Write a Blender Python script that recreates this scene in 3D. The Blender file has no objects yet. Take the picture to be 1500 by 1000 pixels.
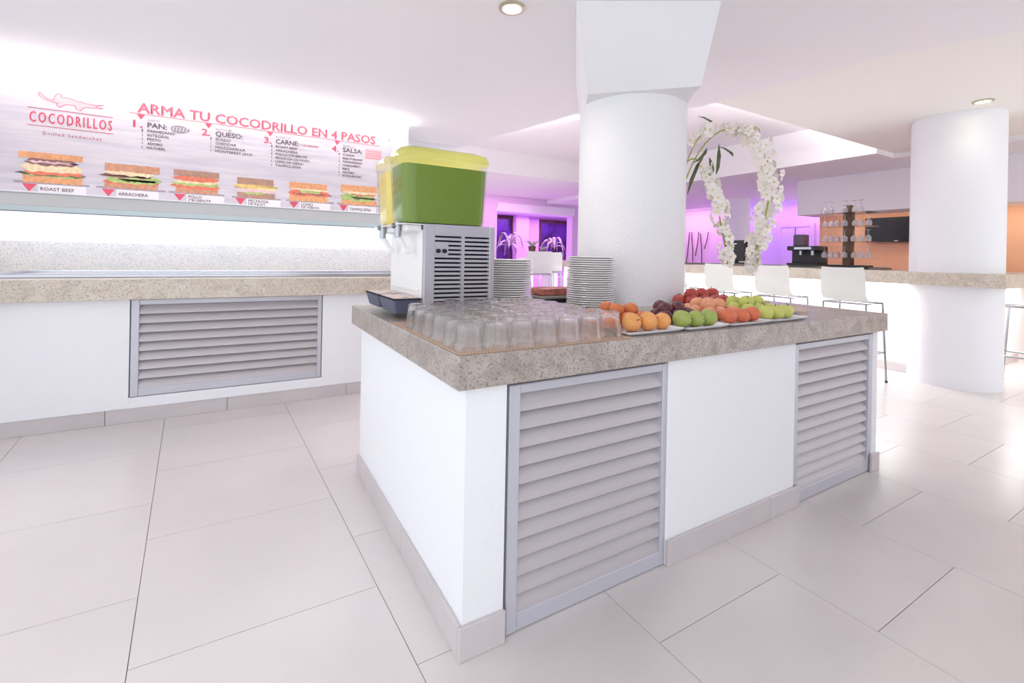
import bpy, bmesh, math, random
from mathutils import Vector, Matrix
R = random.Random(7)
S = bpy.context.scene
COL = S.collection
PI = math.pi

# ------------------------------------------------------------------ camera, world, exposure
cam = bpy.data.cameras.new('camera')
cam_o = bpy.data.objects.new('camera', cam); COL.objects.link(cam_o)
cam.sensor_fit = 'HORIZONTAL'; cam.sensor_width = 36.0
cam.lens = 36.0 * 681.2 / 1500
cam.shift_y = -(500 - 374.93) / 1500
cam.clip_start = 0.02; cam.clip_end = 200
yaw, roll = -0.5309, 0.0194
fw = Vector((-math.sin(yaw), math.cos(yaw), 0)); rt = Vector((math.cos(yaw), math.sin(yaw), 0)); up = Vector((0, 0, 1))
r2 = rt * math.cos(roll) + up * math.sin(roll); u2 = -rt * math.sin(roll) + up * math.cos(roll)
m = Matrix((r2, u2, -fw)).transposed().to_4x4(); m.translation = Vector((-0.544, -1.2147, 1.1895))
cam_o.matrix_world = m
S.camera = cam_o
w = bpy.data.worlds.new('daylight'); S.world = w; w.use_nodes = True
w.node_tree.nodes['Background'].inputs[0].default_value = (0.91, 0.955, 1.0, 1)
w.node_tree.nodes['Background'].inputs[1].default_value = 1.5
S.view_settings.view_transform = 'Standard'; S.view_settings.look = 'None'
S.view_settings.gamma = 1; S.view_settings.use_curve_mapping = False
S.view_settings.exposure = 0.29
S.cycles.use_denoising = True
S.cycles.max_bounces = 28; S.cycles.diffuse_bounces = 7; S.cycles.transmission_bounces = 24
S.cycles.transparent_max_bounces = 96; S.cycles.glossy_bounces = 5
S.cycles.sample_clamp_indirect = 6

# ------------------------------------------------------------------ materials
def lin(c):
    return tuple(((v / 255) / 12.92 if v / 255 <= 0.04045 else ((v / 255 + 0.055) / 1.055) ** 2.4) for v in c) + (1,)

def mat(name, c, rough=0.5, metal=0.0, c2=None, scale=8.0, detail=3.0, bump=0.0, bscale=60.0, spec=0.5, mixlo=0.35, mixhi=0.65, emit=None, estr=0.0, coat=0.0, trans=0.0, ior=1.45, sss=0.0):
    M = bpy.data.materials.new(name); M.use_nodes = True
    nt = M.node_tree; b = nt.nodes['Principled BSDF']
    b.inputs['Base Color'].default_value = lin(c); b.inputs['Roughness'].default_value = rough
    b.inputs['Metallic'].default_value = metal; b.inputs['Specular IOR Level'].default_value = spec
    b.inputs['Coat Weight'].default_value = coat; b.inputs['Transmission Weight'].default_value = trans; b.inputs['IOR'].default_value = ior
    if sss: b.inputs['Subsurface Weight'].default_value = sss; b.inputs['Subsurface Radius'].default_value = (.02, .02, .01)
    tc = nt.nodes.new('ShaderNodeTexCoord')
    if c2 is not None:
        n = nt.nodes.new('ShaderNodeTexNoise'); n.inputs['Scale'].default_value = scale; n.inputs['Detail'].default_value = detail
        nt.links.new(tc.outputs['Object'], n.inputs['Vector'])
        rmp = nt.nodes.new('ShaderNodeValToRGB'); rmp.color_ramp.elements[0].position = mixlo; rmp.color_ramp.elements[1].position = mixhi
        rmp.color_ramp.elements[0].color = lin(c); rmp.color_ramp.elements[1].color = lin(c2)
        nt.links.new(n.outputs['Fac'], rmp.inputs['Fac']); nt.links.new(rmp.outputs['Color'], b.inputs['Base Color'])
    if bump:
        n2 = nt.nodes.new('ShaderNodeTexNoise'); n2.inputs['Scale'].default_value = bscale; n2.inputs['Detail'].default_value = 4
        nt.links.new(tc.outputs['Object'], n2.inputs['Vector'])
        bp = nt.nodes.new('ShaderNodeBump'); bp.inputs['Strength'].default_value = bump; bp.inputs['Distance'].default_value = 0.01
        nt.links.new(n2.outputs['Fac'], bp.inputs['Height']); nt.links.new(bp.outputs['Normal'], b.inputs['Normal'])
    if emit:
        b.inputs['Emission Color'].default_value = lin(emit); b.inputs['Emission Strength'].default_value = estr
    return M

def granite(name, base, mid, dark, dens=1.0):
    M = bpy.data.materials.new(name); M.use_nodes = True
    nt = M.node_tree; b = nt.nodes['Principled BSDF']; L = nt.links
    tc = nt.nodes.new('ShaderNodeTexCoord')
    n1 = nt.nodes.new('ShaderNodeTexNoise'); n1.inputs['Scale'].default_value = 9; n1.inputs['Detail'].default_value = 7; n1.inputs['Roughness'].default_value = .65; n1.inputs['Distortion'].default_value = 1.2
    n2 = nt.nodes.new('ShaderNodeTexNoise'); n2.inputs['Scale'].default_value = 110; n2.inputs['Detail'].default_value = 5
    v = nt.nodes.new('ShaderNodeTexVoronoi'); v.inputs['Scale'].default_value = 170; v.inputs['Randomness'].default_value = 1
    v2 = nt.nodes.new('ShaderNodeTexVoronoi'); v2.inputs['Scale'].default_value = 160
    for n in (n1, n2, v, v2): L.new(tc.outputs['Object'], n.inputs['Vector'])
    r1 = nt.nodes.new('ShaderNodeValToRGB'); e = r1.color_ramp.elements
    e[0].position = .34; e[0].color = lin(mid); e[1].position = .66; e[1].color = lin(base)
    x = e.new(.5); x.color = lin(tuple((a + c) / 2 + (6, 2, -2)[i] for i, (a, c) in enumerate(zip(base, mid))))
    L.new(n1.outputs['Fac'], r1.inputs['Fac'])
    r2 = nt.nodes.new('ShaderNodeValToRGB'); r2.color_ramp.elements[0].position = .36; r2.color_ramp.elements[1].position = .46
    r2.color_ramp.elements[0].color = (1, 1, 1, 1); r2.color_ramp.elements[1].color = (0, 0, 0, 1)
    L.new(n2.outputs['Fac'], r2.inputs['Fac'])
    mx = nt.nodes.new('ShaderNodeMixRGB'); L.new(r2.outputs['Color'], mx.inputs['Fac']); L.new(r1.outputs['Color'], mx.inputs[1]); mx.inputs[2].default_value = lin(tuple(c * .86 for c in mid))
    # dark specks gated by large noise
    r3 = nt.nodes.new('ShaderNodeValToRGB'); r3.color_ramp.elements[0].position = .10 * dens; r3.color_ramp.elements[1].position = .17 * dens
    r3.color_ramp.elements[0].color = (1, 1, 1, 1); r3.color_ramp.elements[1].color = (0, 0, 0, 1)
    L.new(v.outputs['Distance'], r3.inputs['Fac'])
    n3 = nt.nodes.new('ShaderNodeTexNoise'); n3.inputs['Scale'].default_value = 16; n3.inputs['Detail'].default_value = 2; L.new(tc.outputs['Object'], n3.inputs['Vector'])
    r4 = nt.nodes.new('ShaderNodeValToRGB'); r4.color_ramp.elements[0].position = .34; r4.color_ramp.elements[1].position = .56; L.new(n3.outputs['Fac'], r4.inputs['Fac'])
    ml = nt.nodes.new('ShaderNodeMath'); ml.operation = 'MULTIPLY'; L.new(r3.outputs['Color'], ml.inputs[0]); L.new(r4.outputs['Color'], ml.inputs[1])
    m2 = nt.nodes.new('ShaderNodeMixRGB'); L.new(ml.outputs[0], m2.inputs['Fac']); L.new(mx.outputs['Color'], m2.inputs[1]); m2.inputs[2].default_value = lin(dark)
    L.new(m2.outputs['Color'], b.inputs['Base Color'])
    b.inputs['Roughness'].default_value = .34
    return M

def clear_mat(name, tint, refl=1.0, trans_w=1.0, rough=0.02, power=3.0, base=.03):
    """thin clear plastic / sheet glass: tinted transparency plus fresnel gloss"""
    M = bpy.data.materials.new(name); M.use_nodes = True
    nt = M.node_tree; nt.nodes.remove(nt.nodes['Principled BSDF']); out = nt.nodes['Material Output']
    t = nt.nodes.new('ShaderNodeBsdfTransparent'); t.inputs[0].default_value = lin(tint)
    d = nt.nodes.new('ShaderNodeBsdfTranslucent'); d.inputs[0].default_value = lin(tint)
    a = nt.nodes.new('ShaderNodeMixShader'); a.inputs[0].default_value = 1 - trans_w
    nt.links.new(t.outputs[0], a.inputs[1]); nt.links.new(d.outputs[0], a.inputs[2])
    g = nt.nodes.new('ShaderNodeBsdfGlossy'); g.inputs['Roughness'].default_value = rough
    f = nt.nodes.new('ShaderNodeLayerWeight'); f.inputs[0].default_value = .5; pw = nt.nodes.new('ShaderNodeMath'); pw.operation = 'POWER'; pw.inputs[1].default_value = power; nt.links.new(f.outputs['Facing'], pw.inputs[0])
    mm = nt.nodes.new('ShaderNodeMath'); mm.operation = 'MULTIPLY_ADD'; mm.inputs[1].default_value = refl * .5; mm.inputs[2].default_value = base; nt.links.new(pw.outputs[0], mm.inputs[0])
    mx = nt.nodes.new('ShaderNodeMixShader'); nt.links.new(mm.outputs[0], mx.inputs[0]); nt.links.new(a.outputs[0], mx.inputs[1]); nt.links.new(g.outputs[0], mx.inputs[2])
    nt.links.new(mx.outputs[0], out.inputs[0])
    return M

M = {}
M['plaster'] = mat('white_plaster', (238, 239, 243), .75, bump=.25, bscale=55)
M['ceiling'] = mat('ceiling_paint', (240, 237, 240), .85)
M['ceiling_warm'] = mat('ceiling_paint_cream', (243, 241, 236), .85)
M['tile'] = mat('porcelain_tile', (222, 215, 213), .24, c2=(215, 208, 206), scale=1.3, detail=5, spec=.5)
M['skirt'] = mat('skirting_tile', (206, 199, 200), .3, c2=(198, 191, 192), scale=3)
M['grout'] = mat('grout', (140, 126, 122), .9)
M['granite'] = granite('granite_beige', (190, 184, 179), (150, 142, 137), (62, 54, 54), 1.5)
M['granite_lt'] = granite('granite_pale', (214, 209, 198), (192, 183, 170), (92, 78, 72), .9)
M['alu'] = mat('painted_aluminium', (198, 199, 208), .38, .25)
M['alu_slat'] = mat('aluminium_slat', (192, 186, 190), .42, .2)
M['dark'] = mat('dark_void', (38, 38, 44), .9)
M['steel'] = mat('brushed_steel', (202, 204, 212), .24, .9)
M['steel_panel'] = mat('steel_panel', (188, 187, 196), .4, .55)
M['chrome'] = mat('chrome', (168, 171, 176), .2, 1.0)
M['white_plastic'] = mat('white_plastic', (238, 238, 238), .35)
M['stool_shell'] = mat('stool_shell', (236, 238, 234), .4)
M['black'] = mat('black_plastic', (26, 25, 30), .35)
M['blackgloss'] = mat('black_gloss', (10, 9, 14), .12)
M['greytub'] = mat('grey_tub', (86, 90, 112), .45)
M['drip'] = mat('drip_grid', (226, 208, 200), .4, c2=(212, 190, 182), scale=30)
def tumbler_glass():
    Mt = bpy.data.materials.new('tumbler_glass'); Mt.use_nodes = True; nt = Mt.node_tree; nt.nodes.remove(nt.nodes['Principled BSDF'])
    g = nt.nodes.new('ShaderNodeBsdfGlass'); g.inputs['IOR'].default_value = 1.36; g.inputs['Roughness'].default_value = 0
    t = nt.nodes.new('ShaderNodeBsdfTransparent'); mx = nt.nodes.new('ShaderNodeMixShader'); mx.inputs[0].default_value = .62
    nt.links.new(t.outputs[0], mx.inputs[1]); nt.links.new(g.outputs[0], mx.inputs[2]); nt.links.new(mx.outputs[0], nt.nodes['Material Output'].inputs[0])
    return Mt
M['glass'] = tumbler_glass()
M['glass_small'] = clear_mat('stem_glass', (252, 252, 254), 1.6, trans_w=.75, power=1.5, base=.08)
M['bowl_clear'] = clear_mat('clear_bowl', (244, 246, 240), .9)
M['lid'] = clear_mat('lid_yellow_green', (246, 245, 190), .7, trans_w=.45, rough=.15)
M['lid_y'] = clear_mat('lid_pale', (252, 248, 224), .7, trans_w=.5, rough=.15)
M['juice_green'] = mat('green_juice', (122, 148, 46), .3, sss=.3)
M['juice_yellow'] = mat('yellow_juice', (255, 226, 132), .3, sss=.3)
M['china'] = mat('white_china', (240, 240, 240), .18, coat=.3)
M['platter'] = mat('platter_white', (238, 238, 244), .2)
M['mat_woven'] = None
M['banner'] = mat('banner_print', (226, 220, 225), .5, c2=(210, 204, 213), scale=3.0, detail=6)
M['pink'] = mat('print_pink', (226, 90, 112), .5)
M['pink2'] = mat('print_rose', (204, 108, 122), .5)
M['pinkpale'] = mat('print_pale_pink', (240, 190, 194), .5)
M['ink'] = mat('print_ink', (112, 96, 104), .5)
M['inkpale'] = mat('print_pale_ink', (160, 150, 158), .5)
M['prpaper'] = mat('print_white', (246, 243, 244), .5)
M['orange_wall'] = mat('orange_wall', (236, 186, 150), .7, c2=(230, 174, 138), scale=1.2)
M['purple_wall'] = mat('lilac_wall', (226, 206, 232), .8)
M['led'] = mat('led_strip', (255, 255, 255), .5, emit=(246, 252, 255), estr=2.5)
M['lampglow'] = mat('lamp_disc', (255, 250, 225), .5, emit=(255, 246, 205), estr=14)
M['brass'] = mat('lamp_ring', (190, 184, 160), .3, .8)
M['petal'] = mat('orchid_petal', (244, 240, 232), .55, c2=(250, 246, 242), scale=20)
M['petal_c'] = mat('orchid_centre', (226, 218, 150), .5)
M['stem'] = mat('plant_stem', (176, 184, 96), .5, c2=(150, 164, 84), scale=20)
M['leaf'] = mat('plant_leaf', (96, 112, 70), .5, c2=(70, 86, 56), scale=10)
M['palmleaf'] = mat('palm_leaf', (196, 204, 188), .5, c2=(120, 138, 100), scale=6)
M['wood'] = mat('dark_wood', (92, 66, 52), .5, c2=(70, 50, 40), scale=6)
M['cake'] = mat('cake_brown', (150, 76, 66), .55, c2=(196, 122, 108), scale=22, detail=5)
M['bamboo'] = mat('board_beige', (206, 184, 164), .5, c2=(190, 166, 146), scale=14)
M['print_dark'] = mat('window_dark', (52, 40, 62), .2, c2=(96, 62, 150), scale=2.2, detail=4)
M['mauve'] = mat('mauve_pot', (150, 108, 128), .5)

def woven():
    Mt = bpy.data.materials.new('woven_mat'); Mt.use_nodes = True; nt = Mt.node_tree; b = nt.nodes['Principled BSDF']
    tc = nt.nodes.new('ShaderNodeTexCoord'); ck = nt.nodes.new('ShaderNodeTexChecker'); ck.inputs['Scale'].default_value = 170
    ck.inputs[1].default_value = lin((206, 178, 156)); ck.inputs[2].default_value = lin((172, 142, 120))
    nt.links.new(tc.outputs['Object'], ck.inputs['Vector']); nt.links.new(ck.outputs['Color'], b.inputs['Base Color']); b.inputs['Roughness'].default_value = .7
    return Mt
M['mat_woven'] = woven()

# ------------------------------------------------------------------ mesh helpers
def box(bm, x0, x1, y0, y1, z0, z1, bev=0.0, seg=2):
    vs = [bm.verts.new(p) for p in ((x0, y0, z0), (x1, y0, z0), (x1, y1, z0), (x0, y1, z0), (x0, y0, z1), (x1, y0, z1), (x1, y1, z1), (x0, y1, z1))]
    fs = [bm.faces.new([vs[i] for i in q]) for q in ((3, 2, 1, 0), (4, 5, 6, 7), (0, 1, 5, 4), (1, 2, 6, 5), (2, 3, 7, 6), (3, 0, 4, 7))]
    if bev:
        bmesh.ops.bevel(bm, geom=list({e for f in fs for e in f.edges}), offset=bev, segments=seg, affect='EDGES', profile=.5)
    return bm

def prism(bm, pts, z0, z1, top=None):
    """polygon pts (xy, counter-clockwise) extruded z0..z1; top = other outline for the upper end"""
    top = top or pts
    a = [bm.verts.new((x, y, z0)) for x, y in pts]; b = [bm.verts.new((x, y, z1)) for x, y in top]
    n = len(a)
    bm.faces.new(a[::-1]); bm.faces.new(b)
    for i in range(n): bm.faces.new((a[i], a[(i + 1) % n], b[(i + 1) % n], b[i]))
    return bm

def lathe(bm, prof, seg=24, c=(0, 0, 0), flute=None):
    rings = []
    for k, (r, z) in enumerate(prof):
        if r < 1e-6: rings.append([bm.verts.new((c[0], c[1], c[2] + z))]); continue
        ring = []
        for i in range(seg):
            a = 2 * PI * i / seg; rr = r + (flute(k, a) if flute else 0)
            ring.append(bm.verts.new((c[0] + rr * math.cos(a), c[1] + rr * math.sin(a), c[2] + z)))
        rings.append(ring)
    for A, B in zip(rings, rings[1:]):
        if len(A) == 1 and len(B) == 1: continue
        for i in range(seg):
            j = (i + 1) % seg
            if len(A) == 1: bm.faces.new((A[0], B[j], B[i]))
            elif len(B) == 1: bm.faces.new((A[i], A[j], B[0]))
            else: bm.faces.new((A[i], A[j], B[j], B[i]))
    return bm

def tube(bm, pts, r, seg=8, cap=True):
    pts = [Vector(p) for p in pts]; rs = r if isinstance(r, (list, tuple)) else [r] * len(pts)
    rings = []; prev = None
    for i, p in enumerate(pts):
        t = (pts[min(i + 1, len(pts) - 1)] - pts[max(i - 1, 0)]).normalized()
        n = prev - t * prev.dot(t) if prev is not None else None
        if n is None or n.length < 1e-4:
            n = t.cross(Vector((0, 0, 1)));
            if n.length < 1e-3: n = t.cross(Vector((1, 0, 0)))
        n.normalize(); prev = n; b = t.cross(n)
        rings.append([bm.verts.new(p + (n * math.cos(2 * PI * k / seg) + b * math.sin(2 * PI * k / seg)) * rs[i]) for k in range(seg)])
    for A, B in zip(rings, rings[1:]):
        for i in range(seg):
            j = (i + 1) % seg; bm.faces.new((A[i], A[j], B[j], B[i]))
    if cap: bm.faces.new(rings[0][::-1]); bm.faces.new(rings[-1])
    return bm

def rrect(x0, x1, y0, y1, r, n=5):
    o = []
    for cx, cy, a0 in ((x1 - r, y0 + r, -PI / 2), (x1 - r, y1 - r, 0), (x0 + r, y1 - r, PI / 2), (x0 + r, y0 + r, PI)):
        for k in range(n + 1):
            a = a0 + PI / 2 * k / n; o.append((cx + r * math.cos(a), cy + r * math.sin(a)))
    return o

def loft(bm, outlines):
    """closed solid through a list of (outline, z)"""
    rings = [[bm.verts.new((x, y, z)) for x, y in o] for o, z in outlines]
    n = len(rings[0])
    bm.faces.new(rings[0][::-1]); bm.faces.new(rings[-1])
    for A, B in zip(rings, rings[1:]):
        for i in range(n): bm.faces.new((A[i], A[(i + 1) % n], B[(i + 1) % n], B[i]))
    return bm

def to_mesh(name, bm, ms, smooth=False, ang=38):
    bmesh.ops.recalc_face_normals(bm, faces=bm.faces)
    if smooth:
        for f in bm.faces: f.smooth = True
        for e in bm.edges:
            if len(e.link_faces) == 2 and e.calc_face_angle(0) > math.radians(ang): e.smooth = False
    me = bpy.data.meshes.new(name); bm.to_mesh(me); bm.free()
    for mm in (ms if isinstance(ms, (list, tuple)) else [ms]): me.materials.append(mm)
    return me

def link(name, me, parent=None, loc=(0, 0, 0), rz=0.0):
    o = bpy.data.objects.new(name, me); COL.objects.link(o)
    o.location = loc; o.rotation_euler = (0, 0, rz)
    if parent is not None: o.parent = parent
    return o

def part(name, bm, m, parent=None, smooth=False, loc=(0, 0, 0), rz=0.0, ang=38):
    return link(name, to_mesh(name, bm, m, smooth, ang), parent, loc, rz)

def NB(): return bmesh.new()

def tag(o, label, cat, group=None, kind=None):
    o['label'] = label; o['category'] = cat
    if group: o['group'] = group
    if kind: o['kind'] = kind
    return o

def thing(name, label, cat, loc=(0, 0, 0), rz=0.0, group=None):
    o = bpy.data.objects.new(name, None); COL.objects.link(o); o.location = loc; o.rotation_euler = (0, 0, rz)
    o.empty_display_size = .1
    return tag(o, label, cat, group)

def struct(name, bm, m, label, cat, smooth=False):
    return tag(part(name, bm, m, smooth=smooth), label, cat, kind='structure')

def copy_tree(o, loc, rz, label, scale=None):
    r = o.copy(); COL.objects.link(r); r.location = loc; r.rotation_euler = (0, 0, rz); r['label'] = label
    if scale: r.scale = scale
    for ch in [c for c in bpy.data.objects if c.parent == o]:
        c = ch.copy(); COL.objects.link(c); c.parent = r
        for g in [q for q in bpy.data.objects if q.parent == ch]:
            d = g.copy(); COL.objects.link(d); d.parent = c
    return r

def area(name, loc, rot, sx, sy, power, col=(1, 1, 1), spread=None):
    l = bpy.data.lights.new(name, 'AREA'); l.shape = 'RECTANGLE'; l.size = sx; l.size_y = sy; l.energy = power; l.color = col
    if spread: l.spread = spread
    o = bpy.data.objects.new(name, l); COL.objects.link(o); o.location = loc; o.rotation_euler = rot
    return o

ORD = ['first', 'second', 'third', 'fourth', 'fifth', 'sixth', 'seventh', 'eighth', 'ninth', 'tenth', 'eleventh', 'twelfth', 'thirteenth', 'fourteenth', 'fifteenth', 'sixteenth', 'seventeenth', 'eighteenth', 'nineteenth', 'twentieth', 'twenty-first', 'twenty-second', 'twenty-third', 'twenty-fourth', 'twenty-fifth']

# ------------------------------------------------------------------ floor with single tiles
xe = [-2.15, -1.47, -.785, -.09, .60, 1.255, 1.905] + [2.56 + .655 * i for i in range(10)]
TY0, TY1 = -1.25, 4.0
bm = NB()
def plane(bm, x0, x1, y0, y1, z, mi):
    f = bm.faces.new([bm.verts.new(p) for p in ((x0, y0, z), (x1, y0, z), (x1, y1, z), (x0, y1, z))]); f.material_index = mi
plane(bm, -2.6, xe[-1], TY0, TY1, -.0035, 0)
for a in ((-2.6, xe[0], -2.6, TY0), (-2.6, xe[0], TY1, 14), (xe[-1], 13, -2.6, 14), (xe[0], xe[-1], -2.6, TY0), (xe[0], xe[-1], TY1, 14)): plane(bm, a[0], a[1], a[2], a[3], 0, 1)
floor = struct('floor', bm, [M['grout'], M['tile']], 'glossy pinkish beige porcelain tile floor laid in staggered courses', 'floor')
ub = NB(); box(ub, 0, 1, 0, 1, -1, 0); tile_me = to_mesh('floor_tile', ub, M['tile'])
SK = {-2.15: .1, -1.47: .09, -.785: .075, -.09: .05}
def skew(x, y): return x - SK.get(x, 0) * (y - .3)      # the courses left of the island run slightly askew
for i in range(len(xe) - 1):
    x0, x1 = xe[i], xe[i + 1]
    if x1 < .61: pitch, off = .715, (.454 if i % 2 == 0 else .79)
    else: pitch, off = .645, (-.215 if i % 2 == 0 else -.53)
    y = off - 6 * pitch
    while y < TY1:
        a, b = max(y, TY0), min(y + pitch, TY1)
        hidden = (x0 > .05 and x1 < 2.6 and a > .1 and b < 1.4) or a > 2.95 and x1 < 1.0 or (x0 > 5.9 and a > .7)
        if b - a > .05 and not hidden:
            if x0 < .55:
                ub = NB(); g = .0012
                prism(ub, [(skew(x0, a) + g, a + g), (skew(x1, a) - g, a + g), (skew(x1, b) - g, b - g), (skew(x0, b) + g, b - g)], -.008, 0)
                part('floor_tile', ub, M['tile'], floor)
            else:
                t = link('floor_tile', tile_me, floor, (x0 + .0012, a + .0012, 0)); t.scale = (x1 - x0 - .0024, b - a - .0024, .008)
        y += pitch

# ------------------------------------------------------------------ ceilings, walls
ZC = 2.6
bm = NB(); prism(bm, [(-2.4, -2.6), (3.75, -2.6), (3.75, -.9), (3.49, -.35), (3.2, .30), (3.1, 1.66), (2.29, 2.46), (1.9, 4.48), (1.9, 4.9), (-2.4, 4.9)], ZC, 2.7)
struct('ceiling', bm, M['ceiling'], 'lilac-white plaster ceiling over the serving island', 'ceiling')
bm = NB(); box(bm, 3.05, 7.0, -2.6, 1.58, 2.66, 2.76)
struct('ceiling.001', bm, M['ceiling_warm'], 'cream lowered ceiling above the open floor at right', 'ceiling')
bm = NB(); box(bm, -2.4, 12, -2.6, 13.5, 3.1, 3.2); box(bm, 1.95, 6.49, 6.2, 8.99, 2.7, 3.099)
struct('ceiling.002', bm, M['ceiling'], 'bright raised ceiling recess behind the round column', 'ceiling')
bm = NB(); box(bm, 6.5, 12, 1.58, 9, 2.6, 3.099); box(bm, 7.0, 12, -2.6, 1.58, 2.6, 3.099)
struct('ceiling.003', bm, M['ceiling'], 'pale lowered ceiling above the bar', 'ceiling')
bm = NB(); box(bm, 7.9, 8.5, -2.5, 3.3, 2.0, 2.599)
struct('trim_1', bm, M['ceiling'], 'white soffit box above the orange bar wall', 'soffit')

bm = NB(); box(bm, -2.4, 1.08, 3.9, 4.4, 0, ZC - .001); box(bm, 1.08, 1.9, 4.4, 4.9, 0, ZC - .001)
struct('wall_back', bm, M['plaster'], 'white wall behind the sandwich counter carrying the menu banner', 'wall')
bm = NB(); box(bm, 1.9, 5.0, 9.0, 9.25, 0, 3.099); box(bm, 7.36, 11.2, 9, 9.25, 0, 3.099); box(bm, 5.0, 7.36, 9, 9.25, 2.5, 3.099)
struct('wall_lounge', bm, M['purple_wall'], 'pink-lit wall with the wide opening to the purple lounge', 'wall')
bm = NB(); box(bm, .7, 3.7, -2.7, -2.6, 0, 3.1)
wl = NB(); box(wl, -2.5, -2.4, 2.0, 4.4, 0, 3.1)
struct('wall_blocker_left', wl, M['plaster'], 'unseen white side wall left of the sandwich counter, limiting the daylight', 'wall')  # out of view, its length set by how much daylight enters from the left
struct('wall_blocker_front', bm, M['plaster'], 'unseen white wall behind the viewer, added to hold back daylight', 'wall')  # unseen stretch of wall, added and sized to dim the island front
bm = NB(); box(bm, 4.98, 7.38, 8.93, 9.3, 2.31, 2.52)
struct('trim_2', bm, M['plaster'], 'white lintel beam across the lounge opening', 'lintel')
bm = NB(); box(bm, 4, 12, 13, 13.2, 0, 2.9); box(bm, 3.9, 4.05, 9.25, 13, 0, 2.9); box(bm, 11.3, 11.5, 9.25, 13, 0, 2.9)
struct('wall_lounge_far', bm, M['purple_wall'], 'purple-lit far wall of the lounge', 'wall')
bm = NB(); box(bm, 4, 12, 9.25, 13.2, 2.62, 2.9)
struct('ceiling.004', bm, M['purple_wall'], 'violet-lit lounge ceiling', 'ceiling')
bm = NB(); box(bm, 7.78, 8.3, 12.7, 13, 0, 2.62)
struct('trim_3', bm, M['purple_wall'], 'lilac pillar on the lounge far wall between dark windows', 'pillar')
bm = NB(); box(bm, 8.36, 8.4, 12.95, 13, 0, 2.55); box(bm, 8.86, 8.9, 12.95, 13, 0, 2.55); box(bm, 8.4, 8.86, 12.95, 13, 2.5, 2.55); box(bm, 8.4, 8.86, 12.965, 12.995, 0, 2.5)
d = struct('door_1', bm, M['purple_wall'], 'plain lilac door in the lounge far wall', 'door')
bm = NB(); lathe(bm, [(0, 0), (.03, 0), (.03, .05), (0, .05)], 12, (8.47, 12.93, 1.35)); part('door_handle', bm, M['black'], d)
for i, (a, b, c, e, lb) in enumerate([(7.05, 7.76, .75, 2.5, 'tall dark window at the left end of the purple lounge'), (8.95, 10.6, 1.15, 2.45, 'wide dark window of the purple lounge beside the column')]):
    bm = NB(); box(bm, a, b, 12.97, 13.0, c, e)
    wn = struct('window_%d' % (i + 1), bm, M['print_dark'], lb, 'window')
    bm = NB()
    for q in ((a - .04, a + .03, c - .05, e + .1), (b - .03, b + .04, c - .05, e + .1)): box(bm, q[0], q[1], 12.93, 12.99, q[2], q[3])
    box(bm, a + .03, b - .03, 12.93, 12.99, e - .02, e + .1); box(bm, a + .03, b - .03, 12.93, 12.99, c - .05, c + .03)
    part('window_frame', bm, M['wood'], wn)
# bar-side walls
bm = NB(); box(bm, 8.45, 8.7, -2.6, 3.2, 0, 2.599)
struct('wall_bar', bm, M['orange_wall'], 'warm orange wall behind the bar holding the television', 'wall')
bm = NB(); box(bm, 11, 11.2, 3.0, 9.0, 0, 2.6)
struct('wall_far', bm, M['purple_wall'], 'far wall glowing pink and violet behind the bar', 'wall')
bm = NB(); box(bm, 10.95, 10.99, 4.55, 4.63, 0, 2.1); box(bm, 10.95, 10.99, 5.32, 5.4, 0, 2.1); box(bm, 10.95, 10.99, 4.63, 5.32, 2.02, 2.1); box(bm, 10.965, 10.99, 4.63, 5.32, 0, 2.02)
d = struct('door_2', bm, M['purple_wall'], 'lilac double door in the violet far wall behind the bar', 'door')
bm = NB(); box(bm, 10.955, 10.964, 4.97, 4.98, 0, 2.0); part('door_gap', bm, M['dark'], d)

# round columns
CX, CY, CR = 1.767, 1.128, .355
bm = NB(); lathe(bm, [(0, 0), (CR, 0), (CR, 2.59), (0, 2.59)], 64, (CX, CY, 0))
col = thing('round_column', 'thick white round column rising through the granite island', 'column')
part('column_shaft', bm, M['plaster'], col, smooth=True)
A, B = (1.302, 1.041), (1.759, .572); A2, B2 = (1.027, .821), (1.691, .399)
mir = lambda q: (2 * CX - q[0], 2 * CY - q[1])
bm = NB(); 
def ring_(q, n=10): return [tuple(a + (b - a) * k / n for a, b in zip(q[i], q[(i + 1) % 4])) for i in range(4) for k in range(n)]
qa, qb = [A, B, mir(A), mir(B)], [A2, B2, mir(A2), mir(B2)]
loft(bm, [(ring_([tuple(a + (b - a) * t / 8 for a, b in zip(u, v)) for u, v in zip(qa, qb)]), 2.2 + .398 * t / 8) for t in range(9)])
part('column_capital', bm, M['plaster'], col, smooth=True)
def simple_col(x, y, r, lb, zt):
    c = thing('round_column', lb, 'column')
    bm = NB(); lathe(bm, [(0, 0), (r, 0), (r, 2.2), (r, zt), (0, zt)], 56, (x, y, 0)); part('column_shaft', bm, M['plaster'], c, smooth=True)
simple_col(5.69, .57, .355, 'white round column standing in the bar counter at right', 2.659)
simple_col(9.3, 5.35, .24, 'lilac-tinted round column in the background between the orchid sprays', 2.599)

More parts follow.
